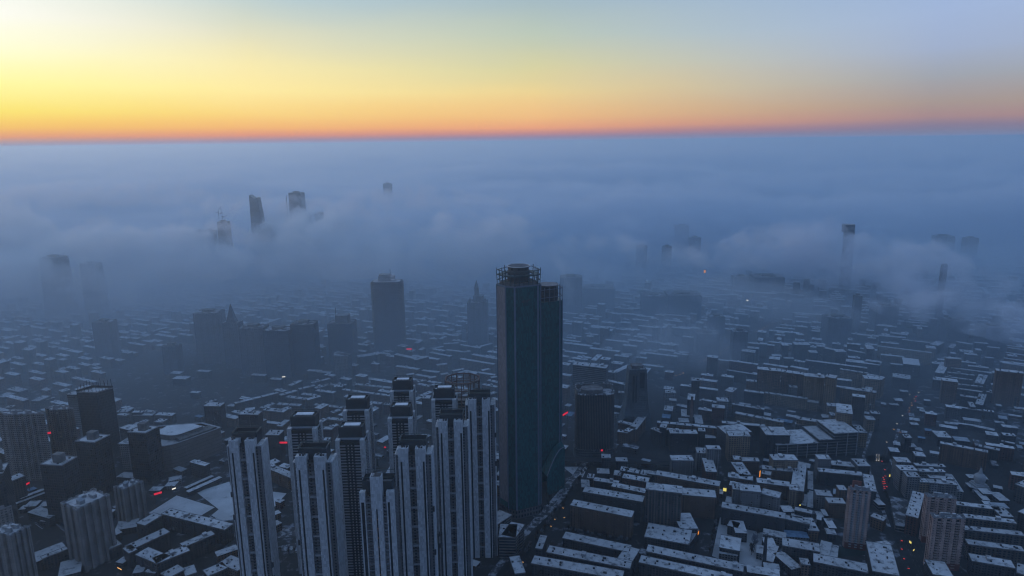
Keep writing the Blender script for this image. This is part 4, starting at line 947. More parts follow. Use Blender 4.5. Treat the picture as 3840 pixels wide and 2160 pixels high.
zone(3240, 1200, 2.787, [
 (145, 277, 705, 347, 26, 8, 'b'), (652, 292, 752, 302, 26, 20, 'b'), (30, 297, 112, 302, 26, 26, 'd'), (160, 167, 440, 192, 24, 12, 'd'), (400, 207, 690, 242, 24, 7, 'd'), (270, 137, 450, 162, 24, 14, 'd'), (775, 270, 838, 235, 20, 16, 'd'),
 (412, 458, 586, 478, 24, 44, 'd', 'f'), (280, 462, 540, 488, 18, 8, 'd'), (300, 597, 482, 622, 20, 26, 'd'), (0, 440, 165, 468, 24, 24, 'b'), (10, 590, 185, 627, 36, 20, 'b'), (0, 745, 70, 757, 38, 26, 'b'),
 (832, 562, 890, 452, 20, 14, 'g'), (720, 622, 803, 635, 20, 20, 'g'), (880, 552, 1152, 583, 20, 6, 'g'), (850, 597, 1132, 632, 20, 6, 'g'), (810, 657, 1242, 704, 20, 6, 'g'), (910, 502, 1290, 552, 20, 6, 'g'), (1245, 672, 1290, 582, 20, 13, 'g'),
 (862, 402, 1022, 412, 38, 10, 'o'), (945, 717, 1235, 757, 20, 6, 'd'), (1010, 797, 1217, 827, 20, 9, 'd'), (1240, 892, 1278, 782, 20, 10, 'd'), (1115, 907, 1165, 913, 20, 24, 'd'), (850, 892, 1232, 952, 16, 5, 'd'), (1255, 952, 1357, 967, 14, 8, 'd'), (1280, 752, 1600, 812, 18, 5, 'd'),
 (1388, 532, 1672, 562, 62, 14, 'o'), (1500, 292, 1690, 317, 20, 7, 'o'), (1480, 342, 1690, 375, 20, 7, 'o'), (1462, 402, 1690, 433, 20, 7, 'o'), (1450, 452, 1690, 487, 20, 7, 'o'), (1500, 272, 1690, 290, 20, 6, 'o'),
 (790, 1112, 975, 1142, 9, 10, 'd'), (850, 1080, 985, 1095, 8, 8, 'd'), (985, 1085, 1150, 1107, 8, 5, 'd'), (1150, 1112, 1357, 1157, 8, 8, 'd'), (775, 1225, 915, 1233, 14, 24, 'd'), (955, 1257, 1107, 1272, 10, 14, 'd', 'g'), (800, 1292, 1292, 1388, 28, 8, 'o'), (1200, 1322, 1412, 1368, 20, 8, 'd'),
 (1465, 1207, 1592, 1217, 16, 10, 'd'), (1440, 1272, 1572, 1297, 14, 5, 'd'), (1457, 1118, 1612, 1133, 12, 10, 'd'), (380, 745, 460, 753, 10, 8, 'd'), (330, 842, 410, 848, 10, 12, 'd'), (275, 887, 365, 892, 10, 8, 'd'), (312, 1302, 378, 1312, 10, 12, 'd'), (275, 1372, 372, 1382, 12, 14, 'd'), (545, 1360, 612, 1367, 9, 10, 'd'), (540, 1422, 640, 1433, 12, 10, 'd'), (497, 1092, 572, 1097, 8, 8, 'd'), (430, 1230, 500, 1235, 24, 12, 'd'), (475, 1325, 550, 1330, 10, 12, 'd'),
 (1170, 315, 1230, 320, 24, 14, 'd'), (1290, 285, 1420, 298, 24, 8, 'd'), (960, 230, 1130, 258, 24, 8, 'd'), (1160, 240, 1300, 250, 24, 8, 'd'), (1270, 395, 1360, 402, 22, 8, 'd'), (905, 350, 958, 356, 14, 12, 'd'), (935, 295, 968, 258, 18, 10, 'd')])
# lower corner by the beige towers
zone(0, 1780, 3.788, [
 (1858, 1072, 2405, 817, 20, 13, 'd'), (1835, 1118, 1942, 1070, 20, 15, 'd'), (1928, 1137, 2225, 1262, 20, 15, 'd'), (2232, 1266, 2690, 1082, 20, 14, 'd'), (2060, 722, 2300, 580, 20, 14, 'd'), (2300, 560, 3190, 785, 20, 13, 'd'), (2615, 1030, 3045, 850, 20, 10, 'd'),
 (1550, 1062, 1722, 988, 14, 26, 'd'), (240, 415, 640, 262, 9, 9, 'd'), (300, 340, 630, 215, 12, 5, 'd'), (345, 455, 505, 445, 8, 14, 'd'), (270, 495, 350, 490, 6, 10, 'd'), (395, 535, 698, 620, 12, 14, 'd'), (555, 455, 668, 445, 8, 14, 'd'), (570, 660, 640, 665, 6, 12, 'd'),
 (515, 1240, 962, 1065, 12, 22, 'd'), (610, 1195, 955, 1060, 15, 6, 'd'), (830, 1455, 1142, 1375, 9, 30, 'd'), (1580, 885, 1730, 820, 10, 14, 'd'), (1640, 790, 1935, 740, 8, 20, 'd'), (1600, 530, 1640, 500, 10, 10, 'd'),
 (2400, 95, 2576, 60, 8, 12, 'p'), (2340, 165, 2480, 160, 6, 12, 'p'), (2120, 225, 2270, 225, 6, 10, 'd'), (1660, 30, 1880, 50, 10, 14, 'd'), (180, 85, 350, 20, 40, 14, 'd'),
 (1890, 1400, 2030, 1380, 8, 14, 'd'), (2060, 1380, 2200, 1400, 8, 12, 'd'), (1650, 1240, 1740, 1260, 6, 10, 'd'), (2390, 1470, 2620, 1350, 16, 14, 'd'), (2640, 1440, 2790, 1390, 14, 16, 'd')])
zone(1, 1, 1, [(815, 2085, 892, 2058, 12, 10, 'o'), (820, 2112, 890, 2140, 14, 16, 'o'), (780, 2160, 850, 2130, 14, 14, 'd'), (992, 1752, 1098, 1795, 18, 11, 'o'), (1005, 1748, 1050, 1730, 16, 14, 'o'), (1012, 1982, 1055, 1960, 10, 10, 'o'), (1010, 1938, 1052, 1922, 8, 8, 'o'), (700, 1830, 800, 1785, 6, 5, 'd'), (708, 1845, 830, 1790, 6, 6, 'd')])
# upper left and centre, thinning into the haze
zone(0, 1400, 3.788, [
 (92, 228, 272, 268, 14, 16, 'd'), (-60, 330, 60, 345, 14, 22, 'd'), (440, 392, 552, 397, 14, 26, 'd'), (498, 427, 780, 342, 10, 4, 'd'), (572, 522, 662, 547, 20, 22, 'd'), (890, 265, 1000, 232, 20, 14, 'd'), (950, 303, 1085, 305, 62, 14, 'k'),
 (1655, 548, 1805, 555, 20, 12, 'd'), (1660, 590, 1790, 605, 20, 8, 'd'), (1870, 560, 2010, 560, 20, 9, 'd'), (1890, 600, 2160, 600, 16, 12, 'd'), (2010, 555, 2150, 575, 16, 12, 'd'), (2200, 595, 2440, 605, 16, 12, 'd'), (1980, 690, 2050, 700, 14, 10, 'd'), (2190, 690, 2300, 700, 14, 14, 'd'), (1870, 745, 1960, 745, 10, 14, 'd'), (80, 490, 178, 482, 14, 10, 'd'), (1700, 815, 1780, 815, 10, 14, 'd'), (1680, 1000, 1830, 1010, 40, 24, 'p'), (2270, 820, 2360, 825, 20, 20, 'd')])
zone(640, 1300, 3.788, [
 (925, 812, 1532, 662, 22, 8, 'g'), (1572, 697, 1802, 632, 22, 9, 'g'), (1632, 720, 1905, 755, 20, 9, 'g'), (1850, 682, 2040, 702, 20, 9, 'g'), (1835, 612, 2052, 560, 20, 9, 'g'), (2072, 597, 2310, 532, 20, 9, 'g'), (2200, 550, 2480, 555, 20, 8, 'g'), (2055, 632, 2310, 662, 20, 9, 'g'), (2322, 578, 2440, 570, 24, 12, 'g'), (1955, 762, 2135, 710, 26, 9, 'g'), (2010, 522, 2270, 460, 20, 7, 'g'), (1312, 880, 1490, 810, 20, 9, 'o'), (1310, 905, 1600, 935, 22, 12, 'o'), (1505, 825, 1830, 845, 20, 9, 'o'), (1615, 910, 1720, 875, 20, 12, 'o'),
 (2030, 832, 2420, 878, 20, 8, 'o'), (2310, 945, 2425, 905, 20, 9, 'o'), (2200, 1030, 2425, 1055, 20, 9, 'o'), (2105, 1105, 2230, 1030, 20, 9, 'o'), (2110, 1175, 2290, 1180, 20, 10, 'r'), (2285, 1150, 2390, 1120, 20, 9, 'r'), (1580, 1135, 1690, 1045, 20, 9, 'o'), (1335, 1080, 1540, 1105, 10, 8, 'o'), (1345, 1255, 1535, 1260, 40, 18, 'd'), (960, 965, 1240, 970, 48, 16, 'd'), (470, 845, 700, 850, 44, 16, 'd'), (520, 808, 662, 760, 30, 8, 'g'), (700, 822, 760, 805, 14, 6, 'd'), (1135, 405, 1330, 418, 16, 10, 'd'), (1405, 462, 1555, 475, 16, 10, 'd'), (1935, 345, 2120, 358, 18, 10, 'd'), (2080, 365, 2260, 378, 18, 10, 'd'), (370, 350, 535, 362, 16, 10, 'd'), (25, 455, 212, 465, 14, 16, 'd'), (-20, 380, 122, 388, 14, 14, 'd'), (275, 650, 390, 660, 12, 8, 'd'), (2305, 95, 2500, 130, 48, 14, 'p'), (1060, 905, 1190, 890, 12, 10, 'd'), (800, 845, 890, 850, 12, 10, 'd'), (2120, 1330, 2240, 1335, 14, 10, 'p'), (2120, 1375, 2240, 1380, 10, 8, 'p')])
zone(1240, 1150, 3.788, [
 (340, 1110, 840, 1165, 20, 8, 'o'), (160, 1185, 830, 1275, 20, 7, 'o'), (390, 720, 620, 690, 26, 16, 'd'), (900, 680, 1190, 745, 34, 10, 'd'), (1210, 762, 1395, 712, 36, 8, 'd'), (1450, 610, 1600, 635, 20, 9, 'g'), (1450, 600, 1610, 572, 20, 8, 'g'), (1400, 655, 1690, 712, 20, 9, 'g'), (1640, 620, 1900, 652, 20, 8, 'g'), (1900, 650, 1995, 635, 20, 9, 'g'), (1610, 530, 1830, 520, 20, 7, 'g'), (1830, 545, 2110, 592, 20, 7, 'g'), (2120, 575, 2300, 525, 20, 7, 'g'), (1830, 745, 2310, 825, 24, 8, 'o'), (2000, 685, 2370, 752, 24, 10, 'o'), (1518, 838, 1660, 818, 20, 9, 'o'), (1290, 912, 1525, 942, 20, 9, 'g'), (1085, 975, 1190, 960, 18, 8, 'r'), (1195, 972, 1395, 1008, 18, 8, 'r'), (1400, 1020, 1505, 1000, 18, 8, 'r'), (1040, 1020, 1245, 1058, 18, 8, 'r'), (1250, 1075, 1360, 1048, 18, 8, 'r'), (1370, 1068, 1545, 1100, 18, 8, 'r'), (1228, 1105, 1390, 1140, 18, 8, 'r'), (1420, 1130, 1545, 1102, 18, 8, 'r'), (2070, 940, 2320, 978, 18, 8, 'r'), (2220, 1050, 2370, 1085, 18, 8, 'r'), (2150, 1110, 2345, 1150, 18, 8, 'r'), (2290, 1015, 2370, 1000, 18, 8, 'r'), (2160, 912, 2270, 890, 18, 8, 'r'), (1310, 1275, 1450, 1215, 18, 9, 'r'), (1205, 1340, 1300, 1290, 18, 9, 'o'), (1295, 1305, 1400, 1308, 46, 14, 'g'), (2120, 1205, 2200, 1200, 18, 9, 'r'), (2255, 1255, 2360, 1225, 18, 9, 'r'), (2280, 1310, 2370, 1330, 18, 8, 'r'), (1740, 918, 1900, 890, 18, 7, 'g'), (1830, 945, 1960, 912, 18, 7, 'g'), (1580, 970, 1680, 950, 18, 8, 'r'), (540, 1370, 700, 1390, 18, 9, 'r'), (750, 1395, 830, 1400, 18, 9, 'r'), (-10, 1430, 160, 1445, 18, 9, 'r'), (35, 690, 235, 700, 48, 14, 'p')])
# ------------------------------------------------------------------ towers standing in the mist
MG = facade('misty_glass_wall', (.07, .095, .13, 1), (.045, .065, .09, 1), cw=4, ch=4, u0=.1, u1=.95, v0=.15, v1=1, gvar=.2, wrough=.5)  # wall colour lightened and blued to stand in for haze
MC = facade('misty_concrete_wall', (.14, .155, .18, 1), (.05, .065, .085, 1), cw=4, ch=3.2, stair=14)  # the same haze tint put into the concrete colour
def mist_tower(x0, x1, y, h, label, mat=MG, dr=.75, name='distant_tower', taper=0.0, roof=True, house=True, grp=None):
    a, b = P(x0, y, h), P(x1, y, h); W = (b - a).length; m = (a + b) / 2; d = (b - a); D = W * dr
    t = tag(empty(name, (m.x, m.y, 0), math.atan2(d.y, d.x)), label, 'tower block', grp)
    k = MB(); q = lambda s: [(-W / 2 - s, -s * .5), (W / 2 + s, -s * .5), (W / 2 + s, D + s), (-W / 2 - s, D + s)]
    k.prism(q(taper), 0, h, pts1=q(0)); add(k, 'wall', mat, t)
    if roof:
        k = MB(); k.box(-W / 2 + .6, W / 2 - .6, .6, D - .6, h + .02, h + .6); add(k, 'roof_snow', SNOWP, t)
    if house:
        k = MB(); k.box(-W * .22, W * .2, D * .3, D * .7, h + .65, h + 5); add(k, 'roof_house', CONC, t)
    occ_add(occ_box(m.x, m.y, d.x / W, d.y / W, W, D, 4)); return t, W, D
def crane(t, x, y, z, H, ang, j):
    k = MB(); k.bar((x, y, z), (x, y, z + H), .55); add(k, 'crane_mast', DARK, t)
    k = MB(); k.bar((x, y, z + H * .9), (x + j * math.cos(ang), y, z + H * .9 + j * math.sin(ang)), .5); k.bar((x, y, z + H * .9), (x - 8, y, z + H * .9 + 1), .9); add(k, 'crane_jib', DARK, t)
# notch-topped slanting tower
def notch_tower():
    h = 304; c = P(950, 724, h); t = tag(empty('distant_tower', (c.x, c.y, 0)), 'tall tapering tower with a notched top, rising out of the fog sea', 'skyscraper'); LAND.append(('the notch-topped tower in the fog', t.location.copy()))
    k = MB(); W0, W1, D = 32, 18, 30
    prof = [(0, -20, 30), (120, -18, 25), (220, -17, 19), (275, -16, 13)]
    for i in range(3):
        (z0, l0, r0_), (z1, l1, r1) = prof[i], prof[i + 1]; k.prism([(l0, 0), (r0_, 0), (r0_, D), (l0, D)], z0, z1, top=i == 2, pts1=[(l1, 0), (r1, 0), (r1, D), (l1, D)])
    b = len(k.v); k.v += [(-16, 0, 275), (13, 0, 275), (11.5, 0, 289), (1, 0, 284), (-12, 0, 296), (-16, 0, 297), (-16, D, 275), (13, D, 275), (11.5, D, 289), (1, D, 284), (-12, D, 296), (-16, D, 297)]
    k.face([b + i for i in (0, 1, 2, 3, 4, 5)]); k.face([b + 6 + i for i in (5, 4, 3, 2, 1, 0)])
    for i in range(6): j = (i + 1) % 6; k.face([b + i, b + 6 + i, b + 6 + j, b + j])
    add(k, 'wall', MG, t); k = MB(); k.bar((-14, 4, 297), (-4, 4, 298.5), .8); add(k, 'roof_crane', DARK, t)
notch_tower()
mist_tower(942, 1012, 847, 196, 'shorter hazy block at the foot of the notch-topped tower', taper=6, roof=False)
t, W, D = mist_tower(1081, 1126, 724, 294, 'flat-topped fog tower with a thin crane mast along one edge', taper=4); LAND.append(('the flat-topped fog tower', t.location.copy()))
k = MB(); k.bar((-W / 2 - 7, -3, 0), (-W / 2 - 7, -3, 287), 1.1); add(k, 'crane_mast', DARK, t)
t, W, D = mist_tower(813, 849, 833, 222, 'hazy unfinished tower topped by three cranes', taper=3)
crane(t, -W * .3, 4, 222, 34, 1.3, 16); crane(t, 0, 8, 222, 30, 1.75, 22); crane(t, W * .25, 3, 222, 18, .5, 12)
mist_tower(733, 757, 866, 182, 'fainter of two stub towers beside the crane-topped tower', roof=False); mist_tower(766, 800, 864, 182, 'wider of two stub towers beside the crane-topped tower', roof=False)
mist_tower(1146, 1164, 807, 215, 'small roof poking through fog next to the flat-topped fog tower', roof=False); mist_tower(1177, 1218, 803, 216, 'wide low roof poking through fog past the flat-topped fog tower', roof=False)
mist_tower(1436, 1463, 689, 262, 'lone tower top floating above the far fog sea')
mist_tower(145, 216, 967, 172, 'rounded hazy tower, wider of the pair rising through fog on the sunrise side', taper=5); mist_tower(298, 354, 990, 156, 'smaller hazy tower with a curved roof screen, of the sunrise side pair', taper=3)
for x0, x1, y, h, l in ((722, 812, 1176, 112, 'broad hazy slab tower beside the pointed spire tower'), (893, 982, 1232, 100, 'bumpy-topped hazy slab next to the pointed spire tower'), (984, 1080, 1242, 98, 'hazy slab with a stepped roof, between the bumpy one and the dark cube tower'),
                        (1086, 1172, 1218, 106, 'dark square-topped hazy tower, darkest of the misty row'), (1226, 1318, 1215, 90, 'hazy block with a taller centre and a mast, beside the dark square tower'), (343, 408, 1210, 88, 'faint slab tower standing alone in haze on the sunrise side'), (605, 660, 1300, 60, 'faint block below the fog on the sunrise side') ):
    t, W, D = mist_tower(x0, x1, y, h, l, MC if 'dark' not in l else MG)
    if 'darkest' in l: LAND.append(('the dark square misty tower', t.location.copy()))
    if 'mast' in l:
        k = MB(); k.box(-W * .2, W * .3, D * .2, D * .8, h + .7, h + 16); add(k, 'upper_block', MC, t); k = MB(); k.bar((-W * .15, 6, h + 4), (-W * .15, 6, h + 34), .7); add(k, 'mast', DARK, t)
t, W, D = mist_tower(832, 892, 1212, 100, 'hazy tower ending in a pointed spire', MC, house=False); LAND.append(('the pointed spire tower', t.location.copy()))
k = MB(); n = len(k.v); k.v += [(-W * .3, D * .1, 100), (W * .3, D * .1, 100), (W * .3, D * .7, 100), (-W * .3, D * .7, 100), (-W * .2, D * .2, 112), (W * .2, D * .2, 112), (W * .2, D * .6, 112), (-W * .2, D * .6, 112), (0, D * .4, 140)]
for i in range(4): k.face([i, (i + 1) % 4, 4 + (i + 1) % 4, 4 + i]); k.face([4 + i, 4 + (i + 1) % 4, 8])
add(k, 'spire', MG, t)
# the tall round-edged tower of the middle distance
def mid_tower():
    h = 165; a, b = P(1382, 1064, h), P(1506, 1056, h); c = (a + b) / 2; W = (b - a).length / 2
    t = tag(empty('balconied_tower', (c.x, c.y + 22, 0)), 'broad hazy tower with balcony edges and a stepped rooftop block', 'tower block'); LAND.append(('the broad balconied tower', t.location.copy()))
    pts = [(math.copysign(abs(math.cos(q)) ** .45, math.cos(q)) * W * .93, math.copysign(abs(math.sin(q)) ** .5, math.sin(q)) * 20) for q in [2 * math.pi * i / 36 for i in range(36)]]
    k = MB(); k.prism(pts, 0, h); add(k, 'wall', facade('balcony_tower_wall', (.085, .11, .145, 1), (.045, .06, .08, 1), cw=4, ch=3.6, gvar=.2), t)  # haze painted into the wall colour, paler and bluer
    for i in range(1, 45):
        k = MB()
        z = h - i * 3.6; k.prism([(x * 1.075 if abs(x) > W * .6 else x * .9, y) for x, y in pts], z, z + 1.0, bottom=True); add(k, 'balcony_ring', CONC, t)
    k = MB(); k.prism([(x * .55, y * .6) for x, y in pts], h, h + 11); add(k, 'roof_block', PALE2, t)
    k = MB(); k.prism([(x * .38 - 4, y * .45) for x, y in pts], h + 11, h + 15); add(k, 'upper_roof_block', PALE2, t)
    k = MB(); k.prism([(x * .9, y * .9) for x, y in pts], h + .02, h + .5); add(k, 'roof_snow', SNOW, t)
    k = MB(); k.bar((8, 0, h + 11), (8, 0, h + 26), .7); add(k, 'mast', DARK, t)
    occ_add([(c.x + x, c.y + 22 + y) for x, y in pts])
mid_tower()
t, W, D = mist_tower(1751, 1826, 1136, 104, 'hazy stepped tower crowned by a slender turret', MC, house=False); LAND.append(('the turreted hazy tower', t.location.copy()))
k = MB(); k.box(-W * .2, W * .3, D * .2, D * .8, 104.7, 118); add(k, 'upper_block', MC, t)
k = MB(); k.lathe([(5, 118), (5, 134), (6, 135), (4, 140), (.4, 154)], 8, (-2, D * .5)); add(k, 'turret', MC, t)
for i in range(4):
    k = MB(); k.lathe([(1.6, 104.7), (1.6, 112), (.2, 117)], 6, (W * (-.35 + .25 * i), 4)); add(k, 'pinnacle', MC, t)
# right-hand mist
for x0, x1, y, h, l in ((2533, 2585, 847, 142, 'pale flat-topped tower dissolving into fog beyond the turquoise skyline gap'), (2388, 2428, 922, 108, 'ghostly block, round-shouldered, beside the pale flat-topped tower'), (2486, 2520, 925, 105, 'ghostly block with a mast before the pale flat-topped tower'), (2586, 2630, 892, 118, 'ghostly wider block leaning against the pale flat-topped tower'),
                        (3518, 3583, 887, 110, 'faint squared tower, taller of the dim pair behind the rolling fog streak'), (3626, 3672, 894, 108, 'faint narrow tower, dimmer of the dim pair behind the rolling fog streak'),
                        (2100, 2184, 1042, 108, 'hazy stepped block just past the skyscraper with steam beside it'), (2186, 2306, 1084, 60, 'low hazy block past the skyscraper, long roof'), (2410, 2500, 1112, 62, 'dark hazy block with one bright snowy roof edge'), (2505, 2632, 1110, 64, 'bigger dark hazy block next to the one with the bright roof edge'),
                        (2752, 2806, 1246, 66, 'blue-grey square tower beside the boulevard of lights'), (2758, 2812, 1040, 58, 'dim slab, narrower of two below the orange lantern sign'), (2832, 2944, 1042, 60, 'dim broad slab, wider of two beyond the orange lantern sign'), (3108, 3198, 1196, 62, 'brownish hazy block beneath the drifting fog streak'), (3208, 3236, 1110, 92, 'slim hazy block behind the brownish one'), (3290, 3372, 1150, 60, 'dim hazy block far along the avenue'), (2616, 2700, 1255, 46, 'dim block inside the low fog patch'), (2664, 2720, 1190, 60, 'dim blue-grey block behind the low fog patch'), (3560, 3640, 1205, 50, 'dim block far beside the avenue end'), (3700, 3790, 1230, 54, 'dim block near the frame edge under the fog streak')):
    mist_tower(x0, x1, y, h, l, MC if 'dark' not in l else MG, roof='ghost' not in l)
def sign_tower():
    h = 205; a, b = P(3166, 872, h - 14), P(3210, 873, h - 14); W = (b - a).length; m = (a + b) / 2
    t = tag(empty('sign_tower', (m.x, m.y, 0)), 'tower head wrapped in a dark rounded sign, standing in a fog streak', 'tower block'); LAND.append(('the sign-topped fog tower', t.location.copy()))
    k = MB(); k.box(-W * .2, W * .5, 2, 26, 0, h - 14); add(k, 'wall', MC, t)
    pts = [(math.copysign(abs(math.cos(q)) ** .7, math.cos(q)) * W * .52, 13 + math.copysign(abs(math.sin(q)) ** .6, math.sin(q)) * 15) for q in [2 * math.pi * i / 28 for i in range(28)]]
    k = MB(); k.prism(pts, h - 13.9, h + 9, bottom=True); add(k, 'sign_band', plain('navy_sign', (.014, .03, .055, 1), .5), t)
    k = MB(); k.prism([(x * .9, 13 + (y - 13) * .9) for x, y in pts], h + 9.02, h + 9.6); add(k, 'roof_snow', SNOW, t)
    for i, (u, ww) in enumerate(((-.36, .07), (-.2, .06), (.02, .09), (.2, .06))):
        k = MB(); yy = -2.35 if abs(u) > .3 else -2.6
        k.box(W * u, W * (u + ww), yy + (.9 if i == 0 else 0), yy + 2, h - 5, h + 2.5); add(k, 'sign_letter', PALE2, t)
sign_tower()
t, W, D = mist_tower(3536, 3556, 992, 150, 'dark small sign-topped tower sunk in the fog streak', house=False)

# ------------------------------------------------------------------ chimneys, pagoda, odd structures
def chimney(px, py, H, r, label, mat):
    c = P(px, py, 0); t = tag(empty('chimney', c), label, 'chimney')
    k = MB(); k.lathe([(r * 1.25, 0), (r, H * .5), (r * .8, H)], 14); add(k, 'shaft', mat, t); k = MB(); k.lathe([(r * .85, H), (r * .95, H + .3), (r * .95, H + 1.2), (r * .6, H + 1.3)], 14); add(k, 'rim', DARK, t)
chimney(2591, 1588, 46, 2.4, 'tall brown brick chimney between the sheds beyond the cross street', RUST)
chimney(2864, 2132, 40, 1.9, 'dark chimney beside the little red-walled hall near the snowy lot', DARK)
chimney(2240, 1085, 50, 3, 'hazy chimney beside the steam column past the skyscraper', CONC)
def pagoda():
    c = P(3668, 1838, 0); t = tag(empty('white_pagoda', c),  'white bottle-shaped pagoda on a stepped base beside temple halls', 'pagoda'); LAND.append(('the white pagoda', c.copy()))
    t.scale = (.78, .78, .92); WP = plain('whitewash', (.3, .31, .33, 1), .8, .2, .12)
    k = MB()
    for i, (w_, z0, z1) in enumerate(((14, 0, 4), (12, 4, 7), (10.5, 7, 10), (9, 10, 12))): k.box(-w_, w_, -w_, w_, z0, z1, bottom=False)
    add(k, 'stepped_base', WP, t)
    k = MB(); k.lathe([(7.2, 12), (8.2, 14.5), (9.3, 19), (8.8, 22.5), (6.5, 25), (4, 26.2)], 24); add(k, 'dome', WP, t)
    k = MB(); k.lathe([(3.4, 26.2), (3.2, 27.5), (2.3, 30), (1.2, 35), (.9, 36)], 14); s = add(k, 'spire', WP, t)
    k = MB(); k.lathe([(2.6, 36), (2.4, 36.5), (.7, 37.2), (.5, 39.5), (.05, 40.5)], 12); add(k, 'finial', DARK, s)
    occ_add([(c.x + x, c.y + y) for x, y in ((-15, -15), (15, -15), (15, 15), (-15, 15))])
pagoda()
def parkade():      # unfinished stepped block with open floor slabs
    h = 36; a, b = P(3148, 1626, h), P(3224, 1622, h); base = a.copy(); base.z = 0; d = (b - a); L = d.length
    t = tag(empty('stepped_frame_building', base, math.atan2(d.y, d.x)), 'unfinished stepped block with open floors and snow on its decks', 'building under construction'); LAND.append(('the unfinished stepped block', base.copy()))
    for i in range(1, 9):
        z = i * 4.5; back = L + (0 if i > 5 else 0); x0 = -8 if i > 6 else (-30 if i > 5 else -96)
        k = MB(); k.box(x0, L, 0, 52 if i > 5 else 50, z - .5, z); add(k, 'floor_slab', CONC, t)
        k = MB(); k.box(x0 + 2, L - 2, 2.5, 48, z - 4.5, z - .51); add(k, 'dark_interior', DARK, t)
    for i in range(9):
        k = MB(); k.box(-94 + i * (L + 94) / 8.2, -93 + i * (L + 94) / 8.2, -.1, .8, 0, 36 if i > 6 else 22); add(k, 'column', PALE2, t)
    for q, z in (((-7, L - 1, 1, 50), 36.01), ((-29, -9, 1, 48), 27.01), ((-95, -31, 1, 49), 22.51)):
        k = MB(); k.box(*q, z, z + .5); add(k, 'deck_snow', SNOW, t)
    q = [(base.x + d.x / L * u - d.y / L * v, base.y + d.y / L * u + d.x / L * v) for u, v in ((-98, -2), (L + 2, -2), (L + 2, 54), (-98, 54))]; occ_add(q)
parkade()
def sports_court():
    p = [P(x, y, .3) for x, y in ((3138, 2090), (3250, 2080), (3248, 2052), (3142, 2050))]; k = MB(); k.v = [tuple(q) for q in p]; k.face([0, 1, 2, 3]); tag(k.build('sports_court', COURT), kind='structure'); occ_add([tuple(q.xy) for q in p])
sports_court()
def footbridge():   # elevated road deck along the cross street
    pts = [P(x, y, 9) for x, y in ((2105, 1722), (2330, 1728), (2600, 1742))]
    t = tag(empty('elevated_road', (pts[0].x, pts[0].y, 0)), 'dark elevated road deck on columns beyond the tower plaza', 'overpass')
    k = MB()
    for i in range(2):
        a, b = pts[i] - pts[0], pts[i + 1] - pts[0]; n = Vector((-(b - a).y, (b - a).x, 0)).normalized() * 6; k.prism([(a - n).xy, (b - n).xy, (b + n).xy, (a + n).xy], 8, 9.2, bottom=True)
    add(k, 'deck', ASPH, t)
    for i in range(9):
        s = i / 8 * 2; j = min(1, int(s)); p = pts[j].lerp(pts[j + 1], s - j) - pts[0]; k = MB(); k.box(p.x - 1, p.x + 1, p.y - 1, p.y + 1, 0, 7.99); add(k, 'pier', CONC, t)
footbridge()

# ------------------------------------------------------------------ roof signs and lit boards
def sign(x0, y0, x1, y1, z, H, mat, label, name='neon_sign', cat='sign'):
    a, b = P(x0, y0, z), P(x1, y1, z); d = b - a; L = max(d.length, 1.5); t = tag(empty(name, (a.x, a.y, 0), math.atan2(d.y, d.x)), label, cat)
    k = MB(); k.box(0, L, .2, .7, z - H * .15, z + H * 1.15); add(k, 'board', DARK, t)
    k = MB(); k.box(L * .02, L * .98, -.05, .18, z, z + H); add(k, 'lit_face', mat, t)
    for u in (.1, .9):
        k = MB(); k.box(L * u - .25, L * u + .25, .25, .65, 0, z - H * .16); add(k, 'post', DARK, t)
sign(1048, 1663, 1078, 1663, 42, 2.6, E_RED, 'long glowing red sign bar level with the roofs near the dark-crowned towers')
sign(1524, 1311, 1545, 1311, 38, 2.6, E_RED, 'red sign bar in the haze near the broad balconied tower')
sign(2110, 1561, 2130, 1549, 34, 3.2, E_RED, 'slanted red sign beside the skyscraper flank')
sign(2167, 1612, 2180, 1614, 40, 3.4, E_RED, 'small red sign on the face of the dark rounded tower')
sign(2253, 1692, 2261, 1692, 22, 2.6, E_RED, 'tiny bright red sign at the foot of the dark rounded tower')
sign(577, 1858, 608, 1849, 14, 2.6, E_RED, 'red sign bar at the street corner by the snowy square')
sign(80, 1830, 112, 1812, 16, 2.2, E_RED, 'thin slanted red sign by the dark office blocks')
sign(175, 1629, 192, 1626, 60, 3, E_RED, 'dim red sign high between the pale slab towers')
sign(1440, 1680, 1448, 1680, 20, 2, E_RED, 'dot-like red sign in the gap between the banded towers')
sign(2639, 1023, 2646, 1023, 80, 8, E_ORG, 'orange lantern-like lit sign alone in the blue haze')
sign(2798, 1128, 2807, 1129, 55, 3, E_WHITE, 'small white lit sign in the haze beyond the boulevard')
sign(2711, 1841, 2724, 1843, 7, 4.5, E_YEL, 'yellow glowing shop board by the white-topped slab end', 'shop_sign')
sign(2847, 1790, 2851, 1786, 8, 9, E_ORG, 'upright orange banner sign at the inner court corner', 'shop_sign')
sign(3409, 2034, 3417, 2040, 5, 2.5, E_YEL, 'yellow shop sign at the avenue kerb, upper of two', 'shop_sign')
sign(3424, 2067, 3429, 2063, 5, 1.5, E_YEL, 'dim yellow strip sign at the avenue kerb, lower of two', 'shop_sign')
sign(3334, 1788, 3338, 1788, 8, 3.4, E_YEL, 'small yellow kerb sign next to the stopped traffic', 'shop_sign')
sign(2617, 2007, 2621, 2001, 8, 4, E_ORG, 'little orange lit sign on the dark pitched-roof hall', 'shop_sign')
sign(645, 1837, 660, 1832, 8, 1.6, E_WHITE, 'white curved street light board at the snowy square crossing', 'shop_sign')
sign(1057, 1415, 1070, 1414, 20, 1.8, E_WHITE, 'thin white lit sign alone in the dark park', 'shop_sign')
sign(440, 2130, 456, 2138, 4, 1, E_WARM, 'warm light strip on the lane below the beige tower', 'shop_sign')
